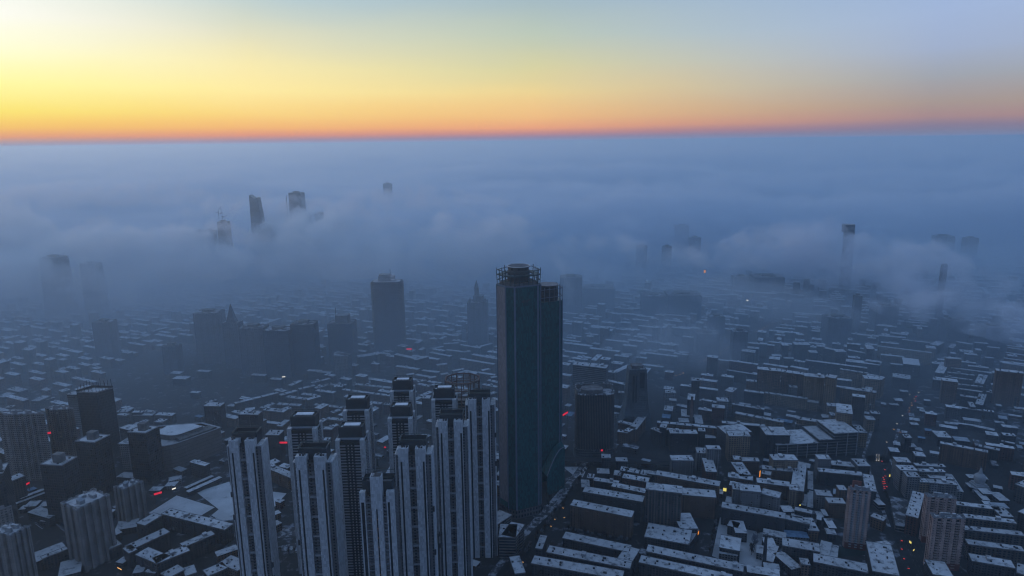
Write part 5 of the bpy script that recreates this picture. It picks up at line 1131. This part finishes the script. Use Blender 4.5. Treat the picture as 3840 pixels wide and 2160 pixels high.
sign(2998, 1897, 3001, 1897, 5, 1.8, E_YEL, 'tiny yellow lamp board at the blue-roofed lane end', 'shop_sign')
sign(1078, 1243, 1082, 1243, 30, 2.4, E_YEL, 'yellow point sign beside the dark square misty tower', 'shop_sign')

# ------------------------------------------------------------------ cars
CARBODY = [plain('car_paint_' + n, c, .35, .5, .05) for n, c in (('dark', (.03, .032, .036, 1)), ('grey', (.12, .125, .13, 1)), ('white', (.4, .41, .42, 1)), ('snowy', (.38, .42, .5, 1)))]
CARME = {}
def car_parts():
    k = MB(); pts = [(-.88, -2.2), (.88, -2.2), (.9, 2.2), (-.9, 2.2)]; k.prism(pts, .32, .82, pts1=[(-.9, -2.15), (.9, -2.15), (.86, 2.1), (-.86, 2.1)], bottom=True); CARME['body'] = k.mesh('car_body')
    k = MB(); k.prism([(-.82, -1.5), (.82, -1.5), (.8, 1.7), (-.8, 1.7)], .82, 1.42, pts1=[(-.64, -.75), (.64, -.75), (.64, 1.1), (-.64, 1.1)]); CARME['cabin'] = k.mesh('car_cabin')
    k = MB(); k.bar((-.1, 0, 0), (.1, 0, 0), .33, 10); CARME['wheel'] = k.mesh('car_wheel')
    k = MB(); k.box(-.34, .34, -.12, .12, -.2, .26); CARME['lamp'] = k.mesh('car_lamp')
    for n, mt in (('body', CARBODY[0]), ('cabin', DARKG), ('wheel', DARK), ('lamp', E_WHITE)): CARME[n].materials.append(mt)
    for n, mt in (('tail', E_TAIL), ('warm', E_WARM)):
        CARME[n] = CARME['lamp'].copy(); CARME[n].materials.clear(); CARME[n].materials.append(mt)
    for i in range(1, 4):
        CARME['body%d' % i] = CARME['body'].copy(); CARME['body%d' % i].materials.clear(); CARME['body%d' % i].materials.append(CARBODY[i])
car_parts()
def car(x, y, rz, col, lamps, label, group, sc_=1.0):
    t = tag(empty('car', (x, y, .04), rz), label, 'car', group)
    dup_mesh('body', CARME['body' if col == 0 else 'body%d' % col], t, (0, 0, 0)); dup_mesh('cabin', CARME['cabin'], t, (0, 0, 0))
    for u in (-.8, .8):
        for v in (-1.35, 1.35): dup_mesh('wheel', CARME['wheel'], t, (u, v, .33))
    if lamps in ('h', 'w'):
        for u in (-.52, .52): dup_mesh('headlight', CARME['lamp' if lamps == 'h' else 'warm'], t, (u, -2.32, .62))
    if lamps == 't':
        for u in (-.52, .52): dup_mesh('taillight', CARME['tail'], t, (u, 2.34, .7))
    return t
AVDIR = math.atan2(AVE[2][1] - AVE[3][1], AVE[2][0] - AVE[3][0])    # towards the camera
FACE = AVDIR + math.pi / 2          # a car's front is its -y end: headlights face the camera
def cars_at(ox, oy, s, pts, lamps, label, group, rz=FACE, rnd=random.Random(5)):
    for x, y in pts:
        p = P(ox + x / s, oy + y / s, .6); f = rz if lamps != 't' else rz + math.pi
        car(p.x, p.y, f, rnd.choice((0, 0, 1, 2)), lamps, label, group)
DV = 0
cars_at(3200, 1700, 3.15, [(270 + 26 * c, 5 + 15 * r) for c in range(2) for r in range(6)], 'h', 'car with headlights on, waiting in the queue before the crossing', 'cars waiting with headlights on')
def tails(ox, oy, s, pts, label, group):
    for i, (x, y) in enumerate(pts):
        p = P(ox + x / s, oy + y / s, .6); car(p.x, p.y, FACE + math.pi, i % 3, 't2', label, group)
        t = bpy.context.scene.objects
for_tail = [(335, 85), (350, 275), (362, 300), (345, 325), (366, 322), (372, 345), (350, 352), (362, 385), (392, 385), (365, 405), (376, 260), (368, 185)]
def tail_cars(ox, oy, s, pts, label, group, near=0):
    for i, (x, y) in enumerate(pts):
        p = P(ox + x / s, oy + y / s, .8)
        t = tag(empty('car', (p.x, p.y, .04), FACE + math.pi), label, 'car', group)
        dup_mesh('body', CARME['body%d' % (i % 3) if i % 3 else 'body'], t, (0, 0, 0)); dup_mesh('cabin', CARME['cabin'], t, (0, 0, 0))
        for u in (-.8, .8):
            for v in (-1.35, 1.35): dup_mesh('wheel', CARME['wheel'], t, (u, v, .33))
        for u in (-.52, .52): dup_mesh('taillight', CARME['tail'], t, (u, 2.3, .75))
tail_cars(3200, 1700, 3.15, for_tail, 'car with red tail lights in the cluster just past the crossing', 'cars with red tail lights past the crossing')
for (x, y), l in (((437, 578), 'red-lit car driving alone below the tail-light cluster'), ((462, 625), 'second red-lit car following down the dark avenue'), ((462, 714), 'dim red-lit car beside the long arcade roof'), ((530, 858), 'brighter red-lit car at the arcade end'), ((567, 1020), 'car with a pale roof and red lights by the yellow kerb signs'), ((568, 1118), 'dim red-lit car below the pale-roofed one'), ((595, 1232), 'dim red-lit car near the three white lamps'), ((648, 1345), 'pale-roofed red-lit car low on the avenue'), ((760, 1442), 'bright red-lit car leaving at the frame bottom')):
    tail_cars(3200, 1700, 3.15, [(x, y)], l, None)
for (x, y), l, k_ in (((740, 500), 'headlit car farthest up the avenue', 'w'), ((742, 516), 'headlit car just behind the farthest one on the avenue', 'w'), ((568, 752), 'headlit car on the bend where the avenue narrows', 'h'), ((475, 772), 'headlit car on the side street by the bend', 'h'), ((400, 995), 'bright headlit car midway up the avenue', 'h'), ((343, 1080), 'brightest headlit car above the waiting queue', 'h'), ((310, 1137), 'warm-lit car above the waiting queue', 'w'), ((378, 1167), 'headlit car in the outer lane above the queue', 'w'), ((235, 1270), 'headlit car turning before the queue', 'h'), ((640, 1155), 'orange-lit car on the parallel street', 'w'), ((705, 1210), 'white-lit car on the parallel street', 'h'), ((590, 1250), 'small warm-lit car on the parallel street', 'w'), ((1350, 858), 'headlit car on the lane behind the long slabs', 'h'), ((990, 173), 'far white-lit car at the top of the avenue', 'h')):
    cars_at(3240, 1200, 2.787, [(x, y)], k_, l, None)
tail_cars(3240, 1200, 2.787, [(540, 795), (533, 842), (465, 965)], 'red-lit car driving up the avenue in the slow line', 'red-lit cars in the slow line')
cars_at(3240, 1200, 2.787, [(523, 820), (495, 862), (497, 887), (473, 915), (470, 945)], 'w', 'warm-lit car in the slow line down the avenue', 'warm-lit cars in the slow line')
BL = FACE - .25
cars_at(1, 1, 1, [(2118, 1937), (2113, 1901), (2082, 1943), (2068, 1969), (1963, 2103)], 'w', 'warm-lit car on the diagonal street below the skyscraper', 'cars on the diagonal street', math.atan2(DIAG[2][1] - DIAG[3][1], DIAG[2][0] - DIAG[3][0]) + math.pi / 2)
far_pts = [(2838 + 10 * i + random.uniform(-3, 3), 1244 - 5.2 * i + random.uniform(-2, 2)) for i in range(8)] + [(2845 + 10 * i, 1236 - 5.1 * i + random.uniform(-2, 2)) for i in range(6)]
cars_at(1, 1, 1, far_pts, 'w', 'tiny warm-lit car in the bright far stretch of the boulevard', 'cars on the far boulevard', BL)
cars_at(1, 1, 1, [(2522, 1412), (2535, 1406), (2550, 1402), (2562, 1394), (2563, 1400), (2625, 1353), (2640, 1350), (2652, 1346), (2690, 1326), (2702, 1323), (2718, 1312), (2722, 1309), (2730, 1302)], 'w', 'warm-lit car on the near stretch of the boulevard', 'cars on the near boulevard', BL)
rp = random.Random(11)
for (px, py), n, l, g, rz in (((205, 1958), 9, 'snow-dusted car parked in the row behind the beige towers', 'parked cars behind the beige towers', .3), ((135, 1960), 6, 'snow-dusted car parked beside the low snowy shed', 'parked cars by the low shed', .3), ((2290, 1950), 0, '', '', 0), ((790, 1935), 5, 'snow-dusted car parked along the edge of the snowy square', 'parked cars at the snowy square', .9), ((2170, 1722), 7, 'car parked on the dark plaza under the elevated road', 'cars on the dark plaza', .2)):
    c = P(px, py, 0)
    for i in range(n): car(c.x + i * 3.4, c.y - i * 2.6 + rp.uniform(-.5, .5), rz + rp.uniform(-.1, .1), 3 if 'snow' in l else rp.choice((0, 1)), None, l, g)

# ------------------------------------------------------------------ trees
TWIG = plain('bare_twigs', (.04, .034, .03, 1), .95, .1, .3, 1.0); TWIG2 = plain('snowy_twigs', (.16, .17, .2, 1), .95, .1, .3, 1.0)
def tree_mesh(seed, H=8.0):
    r = random.Random(seed); k = MB(); k.lathe([(.22, 0), (.16, H * .3), (.08, H * .6)], 6); tr = k.mesh('tree_trunk'); tr.materials.append(TWIG)
    k = MB()
    for i in range(70):
        a = r.random() * 6.283; z0 = H * (.25 + .3 * r.random()); z1 = z0 + H * (.15 + .35 * r.random()); rr = H * .32 * r.random() ** .6
        p = Vector((0, 0, z0)); q = Vector((rr * math.cos(a), rr * math.sin(a), z1)); b = len(k.v)
        w_ = .12 + .3 * r.random(); n = Vector((-math.sin(a), math.cos(a), r.uniform(-.5, .5))) * w_
        k.v += [tuple(p.lerp(q, .3)), tuple(q - n), tuple(q + (q - p) * .15), tuple(q + n)]; k.face([b, b + 1, b + 2, b + 3])
    cm = k.mesh('tree_crown'); cm.materials.append(TWIG if seed % 3 else TWIG2); return tr, cm
TREES = [tree_mesh(i, 7 + i % 3) for i in range(6)]
def bare_tree(x, y, i, label, group, s=1.0):
    t = tag(empty('bare_tree', (x, y, 0), i * 1.3), label, 'tree', group); t.scale = (s, s, s)
    a, b = TREES[i % 6]; dup_mesh('trunk', a, t, (0, 0, 0)); dup_mesh('crown', b, t, (0, 0, 0)); return t
rt = random.Random(21)
def line_trees(p0, p1, n, label, group, s=1.0, jit=2):
    a, b = P(*p0, 0), P(*p1, 0)
    for i in range(n):
        q = a.lerp(b, (i + .5) / n); bare_tree(q.x + rt.uniform(-jit, jit), q.y + rt.uniform(-jit, jit), rt.randrange(60), label, group, s * rt.uniform(.8, 1.2))
line_trees((1950, 2110), (2215, 1750), 26, 'bare street tree along the snowy pavement of the diagonal street', 'street trees on the diagonal street')
line_trees((2110, 1790), (2030, 1930), 14, 'bare tree on the snowy skyscraper plaza', 'trees on the skyscraper plaza', 1, 8)
line_trees((2110, 1990), (2370, 2040), 18, 'bare tree in the strip behind the long low court slab', 'trees behind the court slab', .9)
line_trees((2690, 1955), (2660, 2080), 10, 'bare tree on the snowy lot edge beside the dark pitched hall', 'trees at the snowy lot edge', .8)
line_trees((2842, 2010), (2815, 2090), 6, 'big bare tree before the little red-walled hall', 'big trees at the red hall', 1.5)
line_trees((160, 2085), (255, 2070), 26, 'snow-dusted bush-like tree in the garden below the beige tower', 'garden trees below the beige tower', .7, 14)
line_trees((3380, 1975), (3310, 1850), 14, 'bare street tree on the near kerb of the avenue', 'street trees on the avenue', .9)
line_trees((1150, 2060), (1010, 2100), 16, 'bare tree on the rough snowy ground between the white towers', 'trees between the white towers', .8, 10)
line_trees((2200, 2045), (2390, 2085), 16, 'bare tree inside the long court at the frame bottom', 'trees inside the long court', .8, 5)
line_trees((2480, 2030), (2560, 1990), 8, 'bare tree in the gap beside the dark pitched hall', 'trees beside the pitched hall', .8, 4)
line_trees((2150, 1960), (2300, 1985), 10, 'bare tree at the foot of the long brown slab', 'trees at the brown slab', .8, 5)
line_trees((610, 2030), (680, 1990), 9, 'bare tree inside the square snowy court', 'trees in the square court', .8, 9)
line_trees((3560, 2120), (3620, 2050), 8, 'bare tree at the foot of the twin buff towers', 'trees at the twin buff towers', .8, 6)
line_trees((2890, 1830), (3010, 1850), 12, 'bare tree inside the ring court of beige slabs', 'trees in the ring court', .8, 6)
def conifer():
    c = P(1416, 1762, 0); t = tag(empty('conifer_tree', c), 'dark cone-shaped tree-like tower on the snowy patch between the white towers', 'tree')
    k = MB(); k.lathe([(.4, 0), (.3, 3)], 8); add(k, 'trunk', TWIG, t)
    r = random.Random(2); k = MB()
    for i in range(260):
        z = 2 + 17 * r.random(); R_ = 4.6 * (1 - (z - 2) / 18.5) * (1 if int(z / 2.6) % 2 else .8); a = r.random() * 6.283; b = len(k.v); p = Vector((R_ * .35 * math.cos(a), R_ * .35 * math.sin(a), z + .8)); q = Vector((R_ * math.cos(a), R_ * math.sin(a), z - .4)); n = Vector((-math.sin(a), math.cos(a), 0)) * .6
        k.v += [tuple(p), tuple(q - n), tuple(q + n)]; k.face([b, b + 1, b + 2])
    add(k, 'crown', plain('dark_needles', (.02, .035, .035, 1)), t)
conifer()
def woods(name, label, poly, n, seed, H=8):
    pts = [P(x, y, 0) for x, y in poly]; xs = [p.x for p in pts]; ys_ = [p.y for p in pts]; r = random.Random(seed); k = MB(); c = 0; tries = 0
    def ins(x, y):
        o = False; m = len(pts); j = m - 1
        for i in range(m):
            if (pts[i].y > y) != (pts[j].y > y) and x < (pts[j].x - pts[i].x) * (y - pts[i].y) / (pts[j].y - pts[i].y) + pts[i].x: o = not o
            j = i
        return o
    while c < n and tries < n * 12:
        tries += 1; x, y = r.uniform(min(xs), max(xs)), r.uniform(min(ys_), max(ys_))
        if not ins(x, y) or (int(x // 6), int(y // 6)) in OCC: continue
        c += 1; h = H * r.uniform(.7, 1.3)
        for i in range(16):
            a = r.random() * 6.283; z = h * (.2 + .7 * r.random()); rr = h * .4 * r.random() ** .5 * (1.1 - z / h * .6); b = len(k.v); q = Vector((x + rr * math.cos(a), y + rr * math.sin(a), z)); s = .5 + r.random() * .9
            v1 = Vector((r.uniform(-1, 1), r.uniform(-1, 1), r.uniform(-.6, .6))) * s; v2 = Vector((r.uniform(-1, 1), r.uniform(-1, 1), r.uniform(-.6, .6))) * s
            k.v += [tuple(q), tuple(q + v1), tuple(q + v2)]; k.face([b, b + 1, b + 2])
    tag(k.build(name, TWIG), label, 'woods', kind='stuff')
PARK = [(560, 1330), (760, 1290), (1010, 1300), (1260, 1400), (1130, 1450), (880, 1500), (720, 1560), (640, 1640), (560, 1560), (440, 1500), (430, 1400)]
woods('park_woods', 'dark bare woods of the big park beyond the masted tower', PARK, 1500, 3)
woods('square_woods', 'dark trees with snow between, in the little park beyond the cross street', [(2850, 1495), (3060, 1520), (3110, 1550), (3000, 1580), (2880, 1550)], 160, 4, 7)
woods('temple_woods', 'dark trees round the temple compound and canal', [(3500, 1740), (3840, 1700), (3840, 1830), (3720, 1790), (3560, 1760)], 260, 5, 7)
woods('avenue_woods', 'dark street trees lining the avenue beyond the crossing', [(3310, 1500), (3440, 1420), (3420, 1480), (3480, 1560), (3420, 1680), (3360, 1700), (3345, 1640), (3300, 1650)], 230, 6, 7)
pp = [tuple(P(x, y, 0).xy) for x, y in PARK]; occ_add(pp)

# ------------------------------------------------------------------ small sheds and outbuildings between the near slabs
def sheds():
    r = random.Random(31); n = 0; t_ = 0
    while n < 190 and t_ < 9000:
        t_ += 1; y = r.uniform(655, 1150); x = r.uniform(-.74, .76) * (y + 60)
        if x < 40 and r.random() < .55: continue
        ang = -.47 + r.uniform(-.06, .06) + (math.pi / 2 if r.random() < .4 else 0); L = r.choice((9, 12, 14, 18, 24)); dp = r.choice((6, 7, 9, 11)); h = r.choice((3.5, 4, 5, 6, 7, 9)); dx, dy = math.cos(ang), math.sin(ang)
        if occ_hit(occ_box(x, y, dx, dy, L, dp, 1), 3): continue
        a = Vector((x - dx * L / 2, y - dy * L / 2, 0)); b = Vector((x + dx * L / 2, y + dy * L / 2, 0)); slab(a, b, h, dp, r.choice('ddgorp'), r.choice('sssppgfb' if r.random() < .6 else 'ssp'), rnd=r); n += 1
    print('sheds', n)
sheds()
# ------------------------------------------------------------------ distant housing that nobody could count
def housing():
    r = random.Random(12); kw = {c: MB() for c in 'gor'}; kr = MB(); cells = 0
    A0 = -.44
    y = 1150.0
    for gy in range(0, 150):
        for gx in range(-75, 95):
            cx, cy = gx * 37.0 + r.uniform(-4, 4), 200 + gy * 24.5 + r.uniform(-2, 2)
            ca, sa = math.cos(A0), math.sin(A0); x, yv = cx * ca - (cy - 1500) * sa, 1500 + cx * sa + (cy - 1500) * ca
            if abs(x) > yv * .80 + 40 or yv < 800 or yv > 3400: continue
            blk = noise.noise(Vector((x / 420, yv / 420, 3.7)))
            if noise.noise(Vector((x / 150, yv / 150, 9.1))) < -.5: continue
            ang = A0 + (math.pi / 2 if r.random() < .12 else 0)
            L = r.choice((16, 22, 30, 34, 42, 52, 66)); dp = r.uniform(8, 11); h = r.choice((8, 14, 16, 18, 20, 20, 22)); 
            if r.random() < .12: L, dp, h = r.uniform(14, 24), r.uniform(12, 18), r.choice((8, 12, 30, 42))
            dx, dy = math.cos(ang), math.sin(ang); bx = occ_box(x, yv, dx, dy, L, dp, 2)
            if occ_hit(bx): continue
            bb = occ_box(x, yv, dx, dy, L, dp, 0); kw[r.choice('ggor')].prism(bb, 0, h, top=False); kr.prism(occ_box(x, yv, dx, dy, L, dp, .25), h, h + .5, bottom=True); uu = r.uniform(-.3, .3) * L; kr.prism(occ_box(x + dx * uu - dy * 3, yv + dy * uu + dx * 3, dx, dy, 4, 4, 0), h + .5, h + 3)
            occ_add(bx); cells += 1
    print('distant houses', cells)
    for c in 'gor': tag(kw[c].build('distant_housing_walls' if c == 'g' else 'distant_housing_walls', WALL[c]), 'endless rows of hazy apartment blocks fading toward the fog', 'housing', kind='stuff')
    tag(kr.build('distant_housing_roofs', SNOWD), 'snowy roofs of the endless hazy apartment rows', 'housing', kind='stuff')
housing()

# ------------------------------------------------------------------ drifting fog streaks and steam
PLR = volmat('grey_streak_air', (.88, .91, .97, 1), 8e-3, .25, .012); PL = volmat('fog_streak_air', (1.0, .99, .99, 1), 9e-3, .25, .011); PL2 = volmat('thin_fog_air', (1.0, .98, .99, 1), 2.6e-3, .25); STEAM = volmat('steam_air', (1, 1, 1, 1), 6e-3, .2)
def plume(name, label, pts, mat, flat=.5, amp=.6, cat='fog', n=150):
    """pts: (point, radius). A closed lens of fog along them, thickest over the line, with a billowing top."""
    seed = sum(map(ord, label)) % 97
    x0 = min(p.x - r * 1.5 for p, r in pts); x1 = max(p.x + r * 1.5 for p, r in pts); y0 = min(p.y - r * 1.5 for p, r in pts); y1 = max(p.y + r * 1.5 for p, r in pts)
    st = max((x1 - x0), (y1 - y0)) / n; nx, ny = int((x1 - x0) / st) + 1, int((y1 - y0) / st) + 1; rm = sum(r for _, r in pts) / len(pts)
    T, B = {}, {}
    for j in range(ny + 1):
        for i in range(nx + 1):
            x, y = x0 + i * st, y0 + j * st; best = None
            for (a, ra), (b, rb) in zip(pts, pts[1:]):
                d = (b - a).xy; u = max(0, min(1, (Vector((x, y)) - a.xy).dot(d) / max(d.length_squared, 1))); c = a.lerp(b, u); r = ra + (rb - ra) * u
                q = math.hypot(x - c.x, y - c.y) / r
                if best is None or q < best[0]: best = (q, r, c.z)
            q, r, z = best; q += .4 * noise.fractal(Vector((x / rm / 1.3, y / rm / 1.3, seed)), .75, 2.1, 5)
            if q < 1:
                th = math.sqrt(1 - q * q) * r * flat; bump = 1 + amp * noise.fractal(Vector((x / rm * 1.6, y / rm * 1.6, seed + 5)), .7, 2.2, 5)
                T[i, j] = z + th * max(.15, bump); B[i, j] = max(.8, z - th * 1.5)
    V, Fc, top, bot = [], [], {}, {}
    def vid(d, i, j, h):
        if (i, j) not in d: d[i, j] = len(V); V.append((x0 + i * st, y0 + j * st, h))
        return d[i, j]
    cells = {(i, j) for j in range(ny) for i in range(nx) if any(k_ in T for k_ in ((i, j), (i + 1, j), (i, j + 1), (i + 1, j + 1)))}
    zc = sum(T.values()) / max(1, len(T)) * .5 + sum(B.values()) / max(1, len(B)) * .5
    for i, j in cells:
        c4 = ((i, j), (i + 1, j), (i + 1, j + 1), (i, j + 1))
        def hz(k_, up):
            if k_ in T: return T[k_] if up else B[k_]
            nb = [q for q in ((k_[0] + a, k_[1] + b) for a in (-1, 0, 1) for b in (-1, 0, 1)) if q in T]
            m = sum(.5 * (T[q] + B[q]) for q in nb) / len(nb) if nb else zc
            return m + (.02 if up else -.02)
        a = [vid(top, k_[0], k_[1], hz(k_, True)) for k_ in c4]; b = [vid(bot, k_[0], k_[1], hz(k_, False)) for k_ in c4]
        Fc.append(a); Fc.append(b[::-1])
        for e, (di, dj) in enumerate(((0, -1), (1, 0), (0, 1), (-1, 0))):
            if (i + di, j + dj) not in cells: p, q = e, (e + 1) % 4; Fc.append([a[q], a[p], b[p], b[q]])
    me = bpy.data.meshes.new(name); me.from_pydata(V, [], Fc); me.materials.append(mat)
    o = bpy.data.objects.new(name, me); COL.objects.link(o); return tag(o, label, cat, kind='stuff')
def column(name, label, pts, mat, cat='steam'):
    k = MB(); n = 14; rings = 22
    for i in range(rings + 1):
        s = i / rings * (len(pts) - 1); j = min(len(pts) - 2, int(s)); u = s - j; c = pts[j][0].lerp(pts[j + 1][0], u); r = pts[j][1] + (pts[j + 1][1] - pts[j][1]) * u
        if i in (0, rings): r *= .1
        if i > rings - 5: r *= (rings - i + .6) / 5.6
        for q in range(n):
            a = 6.283 * q / n; m = .75 + .7 * noise.fractal(Vector((math.cos(a) * 1.2, math.sin(a) * 1.2, i * .6)), .8, 2.1, 3); k.v.append((c.x + r * m * math.cos(a), c.y + r * m * math.sin(a), c.z))
    for i in range(rings):
        for q in range(n): k.face([i * n + q, i * n + (q + 1) % n, (i + 1) * n + (q + 1) % n, (i + 1) * n + q])
    k.face(list(reversed(range(n)))); k.face([rings * n + q for q in range(n)])
    return tag(k.build(name, mat), label, cat, kind='stuff')
Z = lambda x, y, z, r: (P(x, y, z) + Vector((0, 0, 0)), r)
plume('fog_streak', 'rolling fog streak hiding the sign-topped tower', [Z(2780, 950, 120, 90), Z(2960, 925, 135, 120), Z(3110, 945, 150, 140), Z(3300, 985, 130, 115), Z(3480, 1010, 150, 120), Z(3640, 1070, 130, 90)], PLR, .5)
plume('fog_streak', 'low fog streak running off toward the frame edge', [Z(3330, 1130, 110, 45), Z(3520, 1140, 115, 55), Z(3700, 1180, 110, 62), Z(3960, 1240, 100, 80)], PLR, .5)
plume('fog_patch', 'low fog patch lying on the boulevard', [Z(2380, 1300, 30, 70), Z(2500, 1280, 40, 110), Z(2600, 1290, 40, 110), Z(2720, 1310, 30, 60)], PL2, .45)
plume('fog_streak', 'brownish fog veil drifting beyond the boulevard', [Z(2500, 1080, 60, 60), Z(2700, 1085, 80, 90), Z(2900, 1120, 80, 90), Z(3150, 1180, 60, 60)], PL2, .4)
plume('fog_streak', 'billowing fog crest just beside the skyscraper crown', [Z(1480, 960, 140, 90), Z(1650, 905, 185, 140), Z(1830, 890, 190, 140), Z(1930, 960, 140, 90)], PL, .55)
plume('fog_streak', 'billowing fog crest in front of the flat-topped fog tower', [Z(1020, 885, 160, 90), Z(1130, 880, 178, 140), Z(1280, 905, 180, 150), Z(1420, 945, 160, 110), Z(1540, 980, 130, 70)], PL, .5)
plume('fog_streak', 'broad fog crest below the crane-topped tower', [Z(-150, 1010, 150, 110), Z(120, 980, 165, 140), Z(380, 940, 180, 160), Z(600, 930, 180, 150), Z(780, 975, 150, 100)], PL, .45)
plume('fog_streak', 'steep fog bank at the sunrise frame edge', [Z(-260, 860, 225, 160), Z(-60, 850, 225, 150), Z(70, 890, 200, 120), Z(200, 930, 170, 70)], PL, .6)
plume('fog_patch', 'low fog veil round the feet of the small hazy pair', [Z(-100, 1100, 70, 90), Z(200, 1070, 100, 120), Z(420, 1080, 100, 120), Z(700, 1120, 60, 80)], PL2, .5)
plume('fog_streak', 'fog tail rolling behind the skyscraper', [Z(1960, 985, 120, 70), Z(2060, 970, 140, 90), Z(2180, 1000, 120, 80), Z(2300, 1030, 90, 50)], PL2, .5)
column('steam_column', 'thin steam column leaning above a hazy chimney', [(P(2391, 1150, 6), 10), (P(2391, 1150, 0) + Vector((4, 0, 60)), 15), (P(2391, 1150, 0) + Vector((-2, 0, 120)), 22), (P(2391, 1150, 0) + Vector((-40, 0, 175)), 30), (P(2391, 1150, 0) + Vector((-85, 0, 220)), 36)], STEAM)
column('steam_column', 'steam wisp rising on the sunrise side of the misty row', [(P(518, 1262, 6), 8), (P(518, 1262, 0) + Vector((6, 0, 50)), 14), (P(518, 1262, 0) + Vector((-4, 0, 100)), 22), (P(518, 1262, 0) + Vector((12, 0, 160)), 34)], volmat('thin_steam_air', (1, 1, 1, 1), 5e-3, .2))
column('steam_column', 'little steam plume behind the skyscraper shoulder', [(P(2140, 1150, 100), 9), (P(2140, 1150, 100) + Vector((-4, 0, 40)), 14), (P(2140, 1150, 100) + Vector((-14, 0, 85)), 22), (P(2140, 1150, 100) + Vector((-50, 0, 130)), 30)], STEAM)
column('steam_column', 'faint steam above the broad balconied tower', [(P(1473, 1050, 170) + Vector((0, 10, 0)), 4), (P(1473, 1050, 200) + Vector((0, 0, 0)), 7), (P(1470, 1020, 230), 10)], STEAM)

WISP = volmat('wisp_air', (1.0, .98, .99, 1), 7e-3, .3, .016)
rw = random.Random(77)
for i, (px, py, z, L, r_) in enumerate(((640, 895, 205, 300, 55), (800, 880, 215, 260, 50), (1240, 815, 235, 420, 60), (1400, 860, 215, 300, 50), (1760, 870, 220, 300, 55), (1890, 850, 225, 220, 45), (290, 900, 200, 420, 60), (120, 735, 262, 900, 70), (520, 728, 262, 800, 60), (960, 770, 255, 500, 60), (1500, 745, 258, 700, 60), (2240, 905, 170, 260, 45), (2620, 955, 140, 320, 45), (2900, 880, 200, 260, 45), (3260, 925, 165, 300, 45), (3420, 985, 150, 260, 40), (60, 1000, 140, 300, 50), (480, 1000, 130, 380, 55), (840, 985, 150, 300, 50), (1120, 985, 130, 300, 45), (330, 1085, 80, 260, 45), (1700, 985, 120, 300, 45))):
    c = P(px, py, z); sk = rw.uniform(-.35, .15); d = Vector((math.cos(sk), math.sin(sk), 0))
    plume('fog_wisp', 'ragged wisp torn from the top of the fog', [(c - d * L * .5 - Vector((0, 0, 12)), r_ * .5), (c - d * L * .2, r_), (c + d * L * .15 + Vector((0, 0, 8)), r_ * 1.1), (c + d * L * .55 - Vector((0, 0, 14)), r_ * .5)], WISP, .6, .8, n=90)['group'] = 'ragged fog wisps'
# ------------------------------------------------------------------ labels for the many slabs: look first, then rank from the nearest landmark
def near_land(c):
    return min(LAND, key=lambda q: (q[1].xy - c.xy).length)
ORD = ['nearest to', 'second from', 'third from', 'fourth from', 'fifth from', 'sixth from', 'seventh from', 'eighth from', 'ninth from', 'tenth from', 'eleventh from', 'twelfth from', 'thirteenth from', 'fourteenth from', 'fifteenth from', 'sixteenth from', 'seventeenth from', 'eighteenth from', 'nineteenth from', 'twentieth from']
byk = {}
for g in GEN:
    n = near_land(g['c']); sz = 'very long' if g['L'] > 85 else 'long' if g['L'] > 52 else 'short' if g['L'] < 26 else 'mid-length'
    kind = {'low_building': 'low shed', 'apartment_block': 'walk-up slab', 'tall_apartment_block': 'taller slab'}[g['o'].name.split('.')[0]]
    rf = {'s': 'snowy roof', 'f': 'smooth snow roof', 'b': 'blue metal roof', 'g': 'grey metal roof', 'p': 'patchy snow roof'}[g['r']]
    byk.setdefault((sz, COLW[g['w']], kind, rf, n[0]), []).append(((n[1].xy - g['c'].xy).length, g, n))
for key, l in byk.items():
    l.sort(key=lambda q: q[0])
    for i, (d, g, n) in enumerate(l):
        sz, co, kd, rf, ln = key
        g['o']['label'] = f"{sz} {co} {kd}, {rf}, {ORD[min(i, 19)]} {ln}"
        g['o']['group'] = {'low_building': 'low buildings among the slabs', 'apartment_block': 'snow-roofed walk-up slabs', 'tall_apartment_block': 'taller snow-roofed slabs'}[g['o'].name.split('.')[0]]
print('slabs', len(GEN), 'vents', NV[0], 'objects', len(sc.objects))
